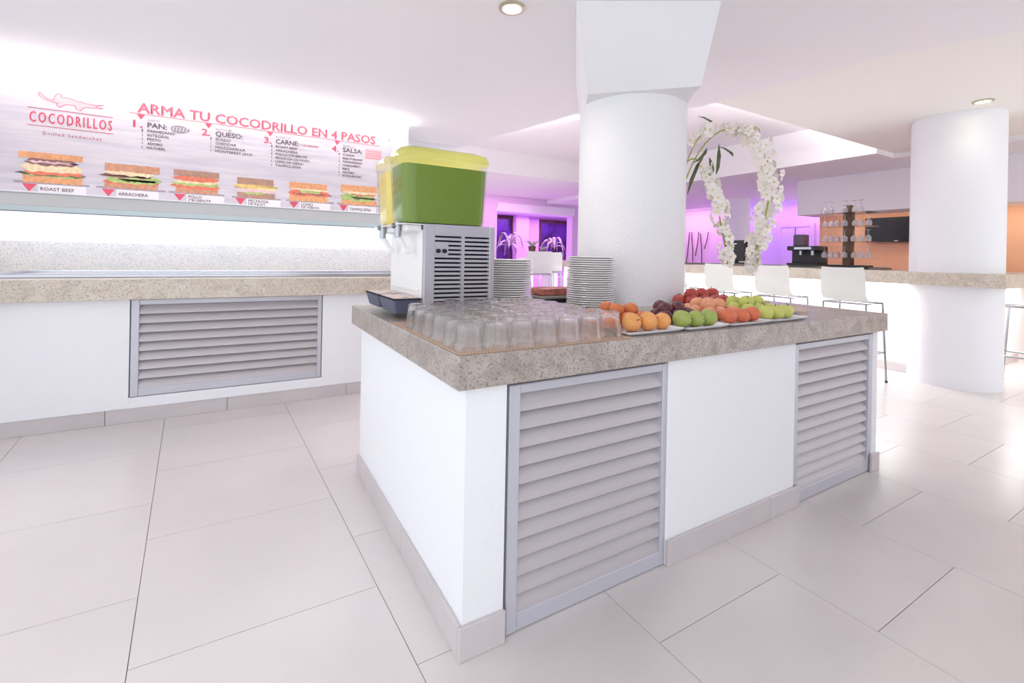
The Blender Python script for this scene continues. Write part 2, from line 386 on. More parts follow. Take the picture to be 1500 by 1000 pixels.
# ------------------------------------------------------------------ louvre panels
def louvre(parent, x0, x1, z0, z1, yf, n, fw_=(.035, .03), top=.03, bot=.05, name='louvre_door', gap=0.0):
    """painted aluminium louvre: frame mesh with curved slats as sub-parts; front plane at y = yf"""
    l, r_ = fw_
    bm = NB()
    box(bm, x0, x0 + l, yf, yf + .05, z0, z1, .003, 1); box(bm, x1 - r_, x1, yf, yf + .05, z0, z1, .003, 1)
    box(bm, x0 + l, x1 - r_, yf + .002, yf + .05, z1 - top, z1, .003, 1); box(bm, x0 + l, x1 - r_, yf + .002, yf + .05, z0, z0 + bot, .003, 1)
    fr = part(name, bm, M['alu'], parent)
    ph = (z1 - top - z0 - bot) / n
    sb = NB(); h = ph * 1.06
    prof = []
    for k in range(6):
        t = k / 5; prof.append((.042 - .036 * math.sin(t * PI / 2) ** 1.2, h * (1 - t)))
    prof += [(p[0] + .006, p[1] + .001) for p in prof[::-1]]
    L_ = x1 - r_ - x0 - l
    a = [sb.verts.new((0, y, z)) for y, z in prof]; b = [sb.verts.new((L_, y, z)) for y, z in prof]
    k = len(a)
    for i in range(k): sb.faces.new((a[i], a[(i + 1) % k], b[(i + 1) % k], b[i]))
    sb.faces.new(a); sb.faces.new(b[::-1])
    me = to_mesh('slat', sb, M['alu_slat'], True, 50)
    for i in range(n): link('slat', me, fr, (x0 + l, yf, z0 + bot + ph * i))
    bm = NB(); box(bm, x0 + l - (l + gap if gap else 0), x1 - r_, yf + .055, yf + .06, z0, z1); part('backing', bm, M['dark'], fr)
    return fr

def skirting(parent, runs, h=.1, t=.014, axis='x', at=0.0, sign=-1):
    for a, b in runs:
        bm = NB()
        lo, hi = (at - t, at) if sign < 0 else (at, at + t)
        if axis == 'x': box(bm, a + .0012, b - .0012, lo, hi, 0, h, .002, 1)
        else: box(bm, lo, hi, a + .0012, b - .0012, 0, h, .002, 1)
        part('skirting_tile', bm, M['skirt'], parent)

# ------------------------------------------------------------------ serving island
isl = thing('serving_island', 'white plastered serving island base with two grey louvred doors', 'island')
BX0, BX1, BY0, BY1, ZT = .04, 2.655, .03, 1.38, .8
bm = NB(); box(bm, BX0, BX1, BY0 + .075, BY1, 0, ZT)
box(bm, BX0, .178, BY0, BY0 + .075, 0, ZT); box(bm, .903, 1.797, BY0, BY0 + .0749, 0, ZT, .004); box(bm, 2.6, BX1, BY0, BY0 + .0749, 0, ZT, .004)
part('plaster_body', bm, M['plaster'], isl)
louvre(isl, .192, .9, .003, .785, BY0 + .004, 12, (.04, .022), .03, .055, gap=.012)
louvre(isl, 1.802, 2.6, .003, .785, BY0 + .004, 12, (.03, .04), .03, .06)
skirting(isl, [(BX0 - .014, .182)], axis='x', at=BY0)
skirting(isl, [(.9, 1.58), (1.58, 1.83)], axis='x', at=BY0)
skirting(isl, [(2.575, BX1 + .014)], axis='x', at=BY0)
skirting(isl, [(BY0 - .0, .58), (.58, 1.18), (1.18, BY1)], axis='y', at=BX0)
bm = NB(); prism(bm, [(0, 0), (2.70, 0), (2.93, 1.45), (0, 1.45)], .8, .9)
bmesh.ops.bevel(bm, geom=list(bm.edges), offset=.004, segments=2, affect='EDGES', profile=.5)
tag(part('granite_worktop', bm, M['granite']), 'thick speckled beige granite worktop of the serving island', 'worktop')

# ------------------------------------------------------------------ sandwich station along the wall
st = thing('sandwich_station', 'white plastered counter base with a wide grey louvre under the menu banner', 'counter')
SY = 2.83
bm = NB(); box(bm, -2.3, 1.05, SY + .07, 3.895, 0, .845)
box(bm, -2.3, -1.178, SY, SY + .0699, .1, .845, .003); box(bm, .052, 1.05, SY, SY + .0699, .1, .845, .003); box(bm, -1.178, .052, SY, SY + .0699, .1, .172)
part('plaster_body', bm, M['plaster'], st)
louvre(st, -1.172, .046, .176, .84, SY + .002, 9, (.045, .03), .035, .055, 'louvre_panel')
skirting(st, [(-2.3, -1.9), (-1.9, -1.3), (-1.3, -.6), (-.6, .25), (.25, 1.05)], .1, .05, 'x', SY + .058)
bm = NB(); box(bm, -2.32, 1.08, 2.76, 3.895, .846, .985, .005)
wt = tag(part('granite_worktop', bm, M['granite_lt']), 'pale granite worktop of the sandwich counter below the banner', 'worktop')
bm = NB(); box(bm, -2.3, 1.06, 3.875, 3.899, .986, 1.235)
part('backsplash', bm, granite('granite_lit', (236, 238, 240), (228, 230, 233), (186, 184, 190), .7), wt)  # granite paled to near white, the strip light's brightness put into its colour
bm = NB()
X0, X1, Y0, Y1, Z = -1.95, .98, 2.98, 3.72, .9852
for q in ((X0, X1, Y0, Y0 + .03), (X0, X1, Y1 - .03, Y1), (X0, X0 + .03, Y0 + .03, Y1 - .03), (X1 - .03, X1, Y0 + .03, Y1 - .03)): box(bm, q[0], q[1], q[2], q[3], Z, Z + .025, .004, 1)
box(bm, X0 + .03, X1 - .03, Y0 + .03, Y1 - .03, Z, Z + .006)
tag(part('cold_well', bm, M['steel']), 'long stainless steel cold well let into the sandwich counter', 'cold well')
# valance with LED under the banner
vl = thing('light_valance', 'long white light valance under the menu banner', 'valance')
bm = NB(); box(bm, -2.3, 1.07, 3.72, 3.899, 1.50, 1.6, .006); part('valance_box', bm, mat('valance_shaded', (214, 216, 214), .6), vl)  # white plaster in shade, the shade put into a greyer colour
bm = NB(); box(bm, -2.3, 1.07, 3.70, 3.899, 1.6005, 1.612, .003, 1); part('lip', bm, M['plaster'], vl)
bm = NB(); box(bm, -2.3, 1.07, 3.712, 3.719, 1.462, 1.502); part('glass_edge', bm, mat('valance_glass', (206, 222, 224), .15), vl)
bm = NB(); box(bm, -2.3, 1.07, 3.708, 3.722, 1.456, 1.4615); part('dark_edge', bm, M['greytub'], vl)
bm = NB(); box(bm, -2.25, 1.0, 3.78, 3.81, 1.49, 1.4995); part('led_strip', bm, M['led'], vl)
area('valance_light', (-.62, 3.79, 1.485), (0, 0, 0), 3.2, .05, 4.5, (.95, .98, 1))

# ------------------------------------------------------------------ menu banner
_nt = M['banner'].node_tree; _n = [n for n in _nt.nodes if n.type == 'TEX_NOISE'][0]; _tc = [n for n in _nt.nodes if n.type == 'TEX_COORD'][0]
_mp = _nt.nodes.new('ShaderNodeMapping'); _mp.inputs['Scale'].default_value = (.7, 1, 9); _nt.links.new(_tc.outputs['Object'], _mp.inputs['Vector']); _nt.links.new(_mp.outputs['Vector'], _n.inputs['Vector'])
bn = tag(part('menu_banner', box(NB(), -2.3, .892, 3.884, 3.898, 1.613, 2.47), M['banner']), 'printed sandwich menu banner on a pale wood-look ground', 'banner')
YB = 3.8835
def flat(bm, pts, mi=0, y=YB):
    f = bm.faces.new([bm.verts.new((x, y, z)) for x, z in pts]); f.material_index = mi
    return f
def flat_solid(bm, pts, y=YB, t=.0012, mi=0):
    a = [bm.verts.new((x, y, z)) for x, z in pts]; b = [bm.verts.new((x, y - t, z)) for x, z in pts]; n = len(a)
    fs = [bm.faces.new(b), bm.faces.new(a[::-1])] + [bm.faces.new((a[i], a[(i + 1) % n], b[(i + 1) % n], b[i])) for i in range(n)]
    for f in fs: f.material_index = mi
def text(body, x0, z0, h, m, width=None, off=.0, name='lettering', align='l', space=1.0):
    cu = bpy.data.curves.new('t', 'FONT'); cu.body = body; cu.size = 1; cu.extrude = .006; cu.resolution_u = 2; cu.space_character = space
    o = bpy.data.objects.new('t', cu); COL.objects.link(o)
    dg = bpy.context.evaluated_depsgraph_get(); me = bpy.data.meshes.new_from_object(o.evaluated_get(dg))
    bpy.data.objects.remove(o); bpy.data.curves.remove(cu)
    xs = [v.co.x for v in me.vertices]
    capH = .69
    sz = h / capH; sx = sz if width is None else width / (max(xs) - min(xs)); mn = min(xs)
    for v in me.vertices:
        x, y, z = v.co
        v.co = (x0 + (x - mn) * sx, YB - .0005 - (z + .006) * .1, z0 + y * sz)
    if off:
        b2 = NB(); b2.from_mesh(me); g0 = list(b2.verts) + list(b2.edges) + list(b2.faces)
        for dx, dz in ((off, 0), (-off, 0), (0, off), (0, -off)):
            g = bmesh.ops.duplicate(b2, geom=g0)['geom']
            bmesh.ops.translate(b2, verts=[v for v in g if isinstance(v, bmesh.types.BMVert)], vec=(dx * sz, -.00001 * (1 + dx * 9), dz * sz))
        b2.to_mesh(me); b2.free()
    me.materials.clear(); me.materials.append(m)
    return link(name, me, bn)
def hline(x0, x1, z, t, m, name='printed_rule'):
    bm = NB(); flat_solid(bm, [(x0, z), (x1, z), (x1, z + t), (x0, z + t)]); part(name, bm, m, bn)
def tri(x, z, w_, h, m=None):
    bm = NB(); flat_solid(bm, [(x - w_ / 2, z), (x, z - h), (x + w_ / 2, z)]); part('printed_triangle', bm, m or M['pink'], bn)

hline(-2.0, -1.48, 2.288, .006, M['pink2']); hline(-2.0, -1.475, 2.15, .006, M['pink2'])
text('COCODRILLOS', -1.985, 2.18, .082, M['pink'], .5, .012, space=1.35)
text('Grilled Sandwiches', -1.91, 2.085, .026, M['pink2'], .36, 0, space=1.4)
# crocodile line emblem
def croc():
    bm = NB()
    out = [(0, .10), (.01, .115), (.022, .10), (.05, .072), (.09, .062), (.10, .10), (.115, .122), (.135, .118), (.138, .095), (.16, .098), (.20, .095), (.235, .078), (.265, .084), (.27, .072), (.30, .072), (.345, .07), (.40, .078), (.345, .058), (.398, .05), (.33, .042), (.29, .04), (.268, .03), (.255, .005), (.225, .02), (.222, .042), (.17, .045), (.15, .032), (.128, .012), (.112, .024), (.118, .046), (.08, .05), (.04, .062), (.012, .08)]
    pts = [(-1.94 + x, 2.305 + z) for x, z in out]
    flat_solid(bm, pts, t=.0006); o = part('crocodile_emblem', bm, M['pinkpale'], bn)
    n = len(pts); bm = NB()
    for i in range(n):
        a = Vector((pts[i][0], 0, pts[i][1])); b = Vector((pts[(i + 1) % n][0], 0, pts[(i + 1) % n][1]))
        d_ = (b - a).normalized(); nn = Vector((-d_.z, 0, d_.x)) * .0022
        flat_solid(bm, [((a - nn).x, (a - nn).z), ((b - nn).x, (b - nn).z), ((b + nn).x, (b + nn).z), ((a + nn).x, (a + nn).z)], YB - .0006, .0006)
    part('emblem_outline', bm, M['pink2'], o)
croc()
text('ARMA TU COCODRILLO EN 4 PASOS', -1.315, 2.368, .082, M['pink2'], 2.02, .03)
hline(-1.375, .76, 2.352, .005, M['pink2'])
cols = [('1.', 'PAN:', 'ELIGE TU', -1.344, -1.247, .135, ['PARMESANO', 'INTEGRAL', 'PESTO', 'ADOBO', 'NATURAL'], [.195, .155, .095, .105, .13]),
        ('2.', 'QUESO:', 'SUMA EL', -.854, -.748, .215, ['SUIZO', 'CHEDDAR', 'MOZZARELLA', 'MONTERREY JACK'], [.12, .165, .24, .30]),
        ('3.', 'CARNE:', 'ELIGE LA', -.352, -.251, .205, ['ROAST BEEF', 'ARRACHERA', 'POLLO CRUJIENTE', 'PECHUGA DE PAVO', 'LOMO DE CERDO', 'TAMPIQUEÑA'], [.19, .195, .28, .30, .25, .23]),
        ('4.', 'SALSA:', 'SUMA LA', .267, .375, .2, ['CASA', 'RAJAS POBLANAS', 'TAMARINDO', 'HABANERO', 'BBQ', 'ADOBO', 'ROQUEFORT'], [.12, .2, .2, .18, .07, .12, .2])]
for num, hd, pre, xn, xh, wh, items, ws in cols:
    tri(xn + .05, 2.35, .055, .045)
    text(num, xn, 2.238, .058, M['pink'], .062, .02)
    text(pre, xh, 2.302, .016, M['inkpale'], wh * .62)
    text(hd, xh, 2.245, .044, M['ink'], wh, .02)
    for k, (it, wd) in enumerate(zip(items, ws)):
        z = 2.205 - k * .0365
        text(str(k + 1), xh - .04, z, .022, M['ink'], .009)
        text(it, xh, z, .022, M['ink'], wd, .012)
# small printed pictures beside headings
bm = NB(); flat_solid(bm, [(-1.02 + .07 * math.cos(a) * (1 + .1 * math.cos(3 * a)), 2.262 + .034 * math.sin(a)) for a in [2 * PI * i / 18 for i in range(18)]]); bp_ = part('printed_loaf', bm, M['inkpale'], bn)
bm = NB()
for i in range(5): flat_solid(bm, [(-1.07 + i * .024, 2.245), (-1.066 + i * .024, 2.245), (-1.058 + i * .024, 2.282), (-1.062 + i * .024, 2.282)], YB - .0012, .0005)
part('printed_score', bm, M['prpaper'], bp_)
text('Y SE PRENDE', -.035, 2.25, .02, M['pink2'], .17)
bm = NB(); flat_solid(bm, [(.6, 2.2), (.78, 2.2), (.78, 2.31), (.6, 2.31)]); so = part('printed_sauce_box', bm, M['pinkpale'], bn)
bm = NB()
for i in range(4): flat_solid(bm, [(.61, 2.212 + i * .024), (.77, 2.212 + i * .024), (.77, 2.217 + i * .024), (.61, 2.217 + i * .024)], YB - .0012, .0005)
part('printed_sauce_lines', bm, M['pink2'], so)
# sandwiches
foods = {'bread': (222, 152, 98), 'bread2': (196, 134, 100), 'rye': (168, 124, 102), 'meat': (132, 84, 78), 'ham': (232, 190, 190), 'cheese': (244, 214, 168), 'ched': (248, 200, 110), 'tom': (222, 106, 76), 'salad': (166, 188, 104), 'dsalad': (96, 104, 62), 'shade': (150, 140, 152)}
foods = {k: tuple(int(c * .86 + 230 * .14) for c in v) for k, v in foods.items()}
FM = {k: mat('print_' + k, v, .5, c2=tuple(min(255, int(c * 1.12)) for c in v), scale=40, detail=4) for k, v in foods.items()}
def layer(bm, x0, x1, z0, z1, mi, wob=.004, rnd=0, y=YB, t=.0006):
    n = 14; top = []; bot = []
    for i in range(n + 1):
        f = i / n; x = x0 + (x1 - x0) * f
        e = (1 - (2 * f - 1) ** 8) if rnd else 1
        mid = (z0 + z1) / 2
        top.append((x, mid + (z1 - mid) * e + R.uniform(-wob, wob))); bot.append((x, mid + (z0 - mid) * e + R.uniform(-wob, wob)))
    flat_solid(bm, bot + top[::-1], y, t, mi)
def sandwich(x0, x1, z0, z1, stack, cap):
    keys = list(foods); bm = NB(); Wd = x1 - x0; H = z1 - z0
    layer(bm, x0 - .01, x1 + .02, z0 - .008, z0 + .008, keys.index('shade'), .001, 0, YB, .0003)
    for j, (k, a, b, l, r_, wob) in enumerate(stack):
        layer(bm, x0 + l * Wd, x1 - r_ * Wd, z0 + a * H, z0 + b * H, keys.index(k), wob, 1 if wob > .003 else 0, YB - .0002 * (j + 1), .0006)
    part('printed_sandwich', bm, [FM[k] for k in keys], bn)
sandwich(-2.06, -1.64, 1.7, 1.94, [('bread', 0, .26, .1, .06, .002), ('salad', .2, .36, .08, .02, .006), ('dsalad', .24, .34, .0, .0, .008), ('tom', .28, .44, .1, .04, .008), ('cheese', .36, .66, .06, .05, .007), ('meat', .58, .82, .12, .12, .009), ('ham', .66, .72, .14, .18, .006), ('bread', .8, 1.0, .04, .06, .002)], '')
sandwich(-1.57, -1.13, 1.70, 1.905, [('bread2', 0, .24, .1, .08, .002), ('tom', .16, .4, .06, .06, .008), ('salad', .24, .54, .12, .02, .01), ('dsalad', .3, .38, .3, .12, .012), ('meat', .46, .6, .0, .2, .01), ('cheese', .54, .74, .1, .14, .008), ('bread2', .7, 1.0, .1, .06, .003)], '')
sandwich(-1.08, -.69, 1.70, 1.905, [('bread2', 0, .26, .1, .08, .002), ('tom', .2, .42, .0, .04, .008), ('salad', .34, .5, .0, .06, .008), ('cheese', .44, .58, .05, .05, .006), ('tom', .54, .76, .02, .06, .01), ('rye', .74, 1.0, .06, .06, .002)], '')
sandwich(-.6, -.22, 1.695, 1.885, [('rye', 0, .26, .08, .08, .002), ('salad', .2, .34, .2, .25, .008), ('ham', .3, .48, .02, .06, .006), ('cheese', .44, .56, .03, .0, .004), ('ched', .5, .7, .0, .02, .005), ('rye', .66, 1.0, .08, .12, .002)], '')
sandwich(-.14, .275, 1.70, 1.885, [('bread', 0, .32, .04, .1, .002), ('tom', .28, .6, .02, .06, .008), ('meat', .36, .44, .1, .0, .008), ('salad', .46, .62, .25, .25, .008), ('cheese', .58, .7, .05, .06, .005), ('bread', .68, 1.0, .03, .12, .002)], '')
sandwich(.34, .76, 1.70, 1.905, [('bread', 0, .26, .08, .06, .002), ('salad', .2, .6, .04, .1, .012), ('dsalad', .3, .42, .3, .1, .01), ('tom', .5, .62, .3, .06, .008), ('cheese', .56, .7, .06, .05, .005), ('bread', .68, 1.0, .05, .06, .002)], '')
for x, lb, wd in [(-2.0, ['ROAST BEEF'], [.2]), (-1.52, ['ARRACHERA'], [.2]), (-1.03, ['POLLO', 'CRUJIENTE'], [.1, .17]), (-.56, ['PECHUGA', 'DE PAVO'], [.17, .14]), (-.1, ['LOMO', 'DE CERDO'], [.11, .17]), (.37, ['TAMPIQUEÑA'], [.22])]:
    tri(x + .02, 1.688, .085, .062)
    bm = NB(); flat_solid(bm, [(x + .07, 1.612), (x + .36, 1.612), (x + .36, 1.69), (x + .07, 1.69)], t=.0004); part('name_strip', bm, M['prpaper'], bn)
    for k, (l, wdd) in enumerate(zip(lb, wd)): text(l, x + .085, (1.64 if len(lb) == 1 else 1.655) - k * .032, .026, M['ink'], wdd, .014)
for x, z in ((-2.18, 2.44), (-.66, 2.44), (.855, 2.43)):
    bm = NB(); lathe(bm, [(0, 0), (.009, 0), (.007, .006), (0, .008)], 10); o = part('fixing_stud', bm, M['steel'], bn, True, (x, 3.884, z)); o.rotation_euler = (PI / 2, 0, 0)
# cove light above the banner, plus an added fill for the ceiling
area('cove_light', (-.62, 3.78, 2.55), (math.radians(-28), 0, 0), 3.2, .05, 3, (1, .985, .97))
area('ceiling_fill', (-.62, 3.72, 2.5), (math.radians(-140), 0, 0), 3.2, .06, 11, (1, .975, .97))  # added uplight without a fixture, brightens the ceiling
bm = NB(); box(bm, -2.25, 1.05, 3.84, 3.87, 2.575, 2.599)
tag(part('cove_lamp', bm, M['led']), 'glowing light strip where banner wall meets ceiling', 'light strip')

# ------------------------------------------------------------------ downlights
def downlight(x, y, z, lb, power=14, r=.075):
    t = thing('recessed_downlight', lb, 'downlight', (x, y, z), group='recessed ceiling downlights')
    bm = NB(); lathe(bm, [(r * .68, -.001), (r * .72, -.012), (r, -.008), (r, 0)], 32); part('trim_ring', bm, M['brass'], t, True)
    bm = NB(); lathe(bm, [(0, -.004), (r * .66, -.004), (r * .66, -.001), (0, -.001)], 28); part('lamp_disc', bm, M['lampglow'], t, True)
    l = bpy.data.lights.new('downlight_lamp', 'SPOT'); l.energy = power; l.spot_size = math.radians(120); l.spot_blend = .8; l.color = (1, .95, .88); l.shadow_soft_size = .06
    o = bpy.data.objects.new('downlight_lamp', l); COL.objects.link(o); o.location = (x, y, z - .03)
downlight(.769, 1.076, ZC, 'recessed downlight in the ceiling left of the thick column', 20)
downlight(5.185, .256, 2.66, 'recessed downlight in the cream ceiling at right', 2)
downlight(8.2, 2.68, 2.6, 'tiny recessed downlight in the ceiling above the bar', 10, .06)

# ------------------------------------------------------------------ woven mat and tumblers
bm = NB(); box(bm, .008, .70, .012, .715, .9002, .9035, .001, 1)
tag(part('woven_mat', bm, M['mat_woven']), 'beige woven mat under the upturned glasses at the island corner', 'mat')
def tumbler_mesh():
    H = .092; ro, rb, t = .0445, .034, .003
    rad = lambda z: ro + (rb - ro) * (z / H) ** 1.1
    outer = [(ro - .001, 0), (ro, .002)] + [(rad(z), z) for z in (.012, .026, .034, .044, .056, .068, .08)] + [(rad(.088), .088), (rb - .005, H)]
    inner = [(rb - .010, H - .011), (rad(.076) - t - .001, .074), (rad(.055) - t, .055), (rad(.03) - t, .03), (ro - t, .003)]
    prof = outer + [(0, H - .002), ] ; bm = NB()
    n = 40
    def fl(k, a):
        return -.003 * abs(math.sin(5 * a)) * 1.0 if 4 <= k <= 9 else 0
    lathe(bm, [(ro - t, .003)] + outer + [(0, H - .001)], n, flute=lambda k, a: fl(k, a))
    lathe(bm, [(ro - t, .003)] + inner[::-1][1:] + [(0, H - .012)], n)
    bmesh.ops.remove_doubles(bm, verts=bm.verts, dist=1e-5)
    return to_mesh('tumbler', bm, M['glass'], True, 60)
TM = tumbler_mesh()
rows = []
for j in range(7):
    for i in range(7):
        if j == 6 and i < 2: continue
        x = .062 + .0945 * i + R.uniform(-.002, .002); y = .066 + .0965 * j + R.uniform(-.003, .003)
        o = link('tumbler', TM, None, (x, y, .9036), R.uniform(0, 1))
        rn = 'front row' if j == 0 else ('back row' if j == 6 else ORD[j] + ' row from the front')
        k = i if j < 6 else i - 2
        tag(o, 'upturned clear glass tumbler, %s, %s from the left' % (rn, ORD[k]), 'glass', 'upturned tumblers on the woven mat')

# ------------------------------------------------------------------ juice dispenser
DX, DY = .156, .734
dp = thing('juice_dispenser', 'two-bowl steel juice dispenser with green and yellow juice', 'dispenser', (DX, DY, .9))
def P(name, bm, m, par=dp, smooth=False): return part(name, bm, m, par, smooth)
W_, D_, H_ = .347, .52, .42
bm = NB(); box(bm, .012, W_, .03, D_, .02, H_, .006); bd = P('steel_body', bm, M['steel'])
bm = NB()
for x in (.03, W_ - .03):
    for y in (.04, D_ - .03): lathe(bm, [(0, 0), (.014, 0), (.012, .021), (0, .021)], 10, (x, y, 0))
P('foot', bm, M['black'], bd)
# perforated side panel towards the camera
bm = NB(); x0, x1 = 0, W_
box(bm, x0, .048, 0, .03, .02, H_ + .004, .002, 1); box(bm, x1 - .027, x1, 0, .03, .02, H_ + .004, .002, 1)
box(bm, .048, x1 - .027, .002, .03, H_ - .035, H_ + .004); box(bm, .048, x1 - .027, .002, .03, .02, .035); box(bm, .176, .192, .001, .03, .035, H_ - .035)
sp = P('side_panel', bm, M['steel_panel'])
bm = NB(); box(bm, .03, W_ - .02, .024, .0295, .03, H_ - .03); P('vent_cavity', bm, M['dark'], sp)
nsl = 18; pz = (H_ - .035 - .035) / nsl
for side, (a, b) in enumerate(((.048, .176), (.192, x1 - .027))):
    bm = NB(); box(bm, 0, b - a, 0, .014, 0, pz * .56); me = to_mesh('vent_slat', bm, M['steel_panel'])
    for k in range(nsl): link('vent_slat', me, sp, (a, .003, .035 + pz * (k + .44)))
bm = NB(); box(bm, .048, .112, .0, .012, H_ - .035 - pz * 5.05, H_ - .035 - pz * 1.95, .001, 1); P('control_plate', bm, M['steel_panel'])
for x in (.062, .092):
    bm = NB(); lathe(bm, [(0, 0), (.010, 0), (.009, .012), (0, .013)], 14); o = P('switch_knob', bm, M['black'], dp, True); o.location = (x, 0, H_ - .035 - pz * 4.05); o.rotation_euler = (PI / 2, 0, 0)
# front splash panel (faces left)
bm = NB(); box(bm, .0, .0119, .03, D_, .075, H_ - .02, .003, 1); box(bm, -.006, 0, .06, D_ - .03, .12, .135, .002, 1); P('splash_panel', bm, M['white_plastic'])
bm = NB(); box(bm, -.10, .30, .02, D_ - .03, H_ + .0, H_ + .004); P('bowl_plate', bm, M['white_plastic'])
bm = NB(); box(bm, -.07, .0, .04, D_ - .04, H_ - .028, H_ - .0005, .004); P('front_hood', bm, M['white_plastic'])
# bowls
def bowl(y0, y1, jm, lm, lb):
    xa, xb = -.103, .322
    f = lambda g, s=0: rrect(xa + g + s, xb - g * .6 - s, y0 + g * .35 + s, y1 - g * .35 - s, .045 - min(s, .01))
    bm = NB(); rings = [(f(.022), H_ + .005), (f(.016), H_ + .03), (f(.006), H_ + .2), (f(0), H_ + .307)]
    rr = [[bm.verts.new((x, y, z)) for x, y in o] for o, z in rings]; n = len(rr[0]); bm.faces.new(rr[0][::-1])
    for A_, B_ in zip(rr, rr[1:]):
        for i in range(n): bm.faces.new((A_[i], A_[(i + 1) % n], B_[(i + 1) % n], B_[i]))
    bw = P('bowl', bm, M['bowl_clear'], dp, True); bw['label'] = lb
    bm = NB(); loft(bm, [(f(.026, .006), H_ + .009), (f(.018, .006), H_ + .03), (f(.007, .006), H_ + .2), (f(.003, .006), H_ + .266)]); P('juice', bm, jm, bw, True)
    bm = NB(); g = rrect(xa - .006, xb + .006, y0 - .004, y1 + .004, .05)
    sh = lambda s: rrect(xa - .006 + s, xb + .006 - s, y0 - .004 + s, y1 + .004 - s, .05 - s * .5)
    loft(bm, [(sh(0), H_ + .296), (sh(0), H_ + .316), (sh(.012), H_ + .336), (sh(.05), H_ + .35)]); ld = P('lid', bm, lm, dp, True)
    yc = (y0 + y1) / 2
    bm = NB(); tube(bm, [(-.085, yc, H_ + .012), (-.085, yc, H_ - .055)], .016, 12); tube(bm, [(-.112, yc, H_ - .005), (-.085, yc, H_ - .005)], .012, 10); P('tap', bm, M['chrome'], dp, True)
    bm = NB(); tube(bm, [(-.085, yc, H_ - .05), (-.06, yc, H_ - .085), (-.045, yc, H_ - .115)], [.014, .011, .009], 8); box(bm, -.06, -.03, yc - .02, yc + .02, H_ - .13, H_ - .1, .004, 1); P('tap_lever', bm, M['white_plastic'], dp, True)
bowl(.006, .236, M['juice_green'], M['lid'], 'clear bowl of green juice')
bowl(.256, .486, M['juice_yellow'], M['lid_y'], 'clear bowl of yellow juice')
for a, b in ((.025, .27), (.29, .53)):
    bm = NB(); loft(bm, [(rrect(-.112, -.004, a + .018, b - .018, .012), .03), (rrect(-.126, -.001, a, b, .012), .088)]); tb = P('drip_tray', bm, M['greytub'])
    bm = NB(); box(bm, -.128, -.0005, a - .002, b + .002, .0885, .094, .001, 1); P('tray_rim', bm, M['dark'], tb)
    bm = NB(); box(bm, -.120, -.006, a + .008, b - .008, .0945, .0975, .001, 1); P('drip_grid', bm, M['drip'], tb)
    bm = NB()
    for yy in (a + .03, b - .04): box(bm, -.075, -.05, yy, yy + .01, .098, .0985)
    P('grid_slot', bm, M['dark'], tb)

# ------------------------------------------------------------------ plates
bm = NB(); lathe(bm, [(0, .002), (.075, .002), (.08, 0), (.085, .002), (.135, .0135), (.1395, .015), (.14, .019), (.138, .021), (.13, .018), (.085, .0065), (0, .0055)], 40)
PM = to_mesh('dinner_plate', bm, M['china'], True, 50)
def stack(x, y, n, where, pitch=.0125):
    for k in range(n):
        o = link('dinner_plate', PM, None, (x + R.uniform(-.0015, .0015), y + R.uniform(-.0015, .0015), .9001 + pitch * k), R.uniform(0, 6))
        kk = n - 1 - k
        pos = 'topmost' if kk == 0 else ('lowest' if k == 0 else ORD[kk] + ' from the top')
        tag(o, 'white round plate, %s of the stack %s' % (pos, where), 'plate', 'plates stacked ' + where)
stack(.8, 1.12, 21, 'beside the juice dispenser')
stack(1.245, .915, 23, 'in front of the column')

# cake dish between the plate stacks
ck = thing('cake_dish', 'dark stand with a white dish of red-brown cake slab between plate stacks', 'cake', (1.22, 1.26, .9))
bm = NB(); box(bm, -.15, .15, -.1, .1, 0, .022, .004, 1); part('stand', bm, M['black'], ck)
bm = NB(); loft(bm, [(rrect(-.14, .14, -.09, .09, .02), .0225), (rrect(-.17, .17, -.115, .115, .02), .045)]); part('dish', bm, M['china'], ck, True)
bm = NB(); box(bm, -.15, .15, -.095, .095, .0455, .085, .008, 2)
bmesh.ops.subdivide_edges(bm, edges=list(bm.edges), cuts=2, use_grid_fill=True)
for v in bm.verts: v.co += Vector((R.uniform(-.003, .003), R.uniform(-.003, .003), R.uniform(0, .006)))
part('cake_slab', bm, M['cake'], ck, True)

# ------------------------------------------------------------------ fruit platters
def platter(x0, x1, y0, y1, lb):
    bm = NB(); loft(bm, [(rrect(x0 + .025, x1 - .025, y0 + .02, y1 - .02, .015), .9002), (rrect(x0 + .004, x1 - .004, y0 + .003, y1 - .003, .015), .911), (rrect(x0, x1, y0, y1, .015), .917), (rrect(x0 + .012, x1 - .012, y0 + .01, y1 - .01, .012), .9135), (rrect(x0 + .03, x1 - .03, y0 + .03, y1 - .03, .012), .906)])
    tag(part('fruit_platter', bm, M['platter'], smooth=True), lb, 'platter', 'white fruit platters along the front edge')
platter(.685, .998, .03, .40, 'white platter holding the yellow peaches, nearest the glasses')
platter(1.004, 1.283, .025, .40, 'white platter holding the green pears and plums')
platter(1.289, 1.595, .025, .40, 'white platter holding the orange mangoes and pale nectarines')
platter(1.601, 1.915, .03, .40, 'white platter holding the yellow-green apples')
platter(1.66, 2.10, .43, .745, 'white platter holding the red apples beside the column')
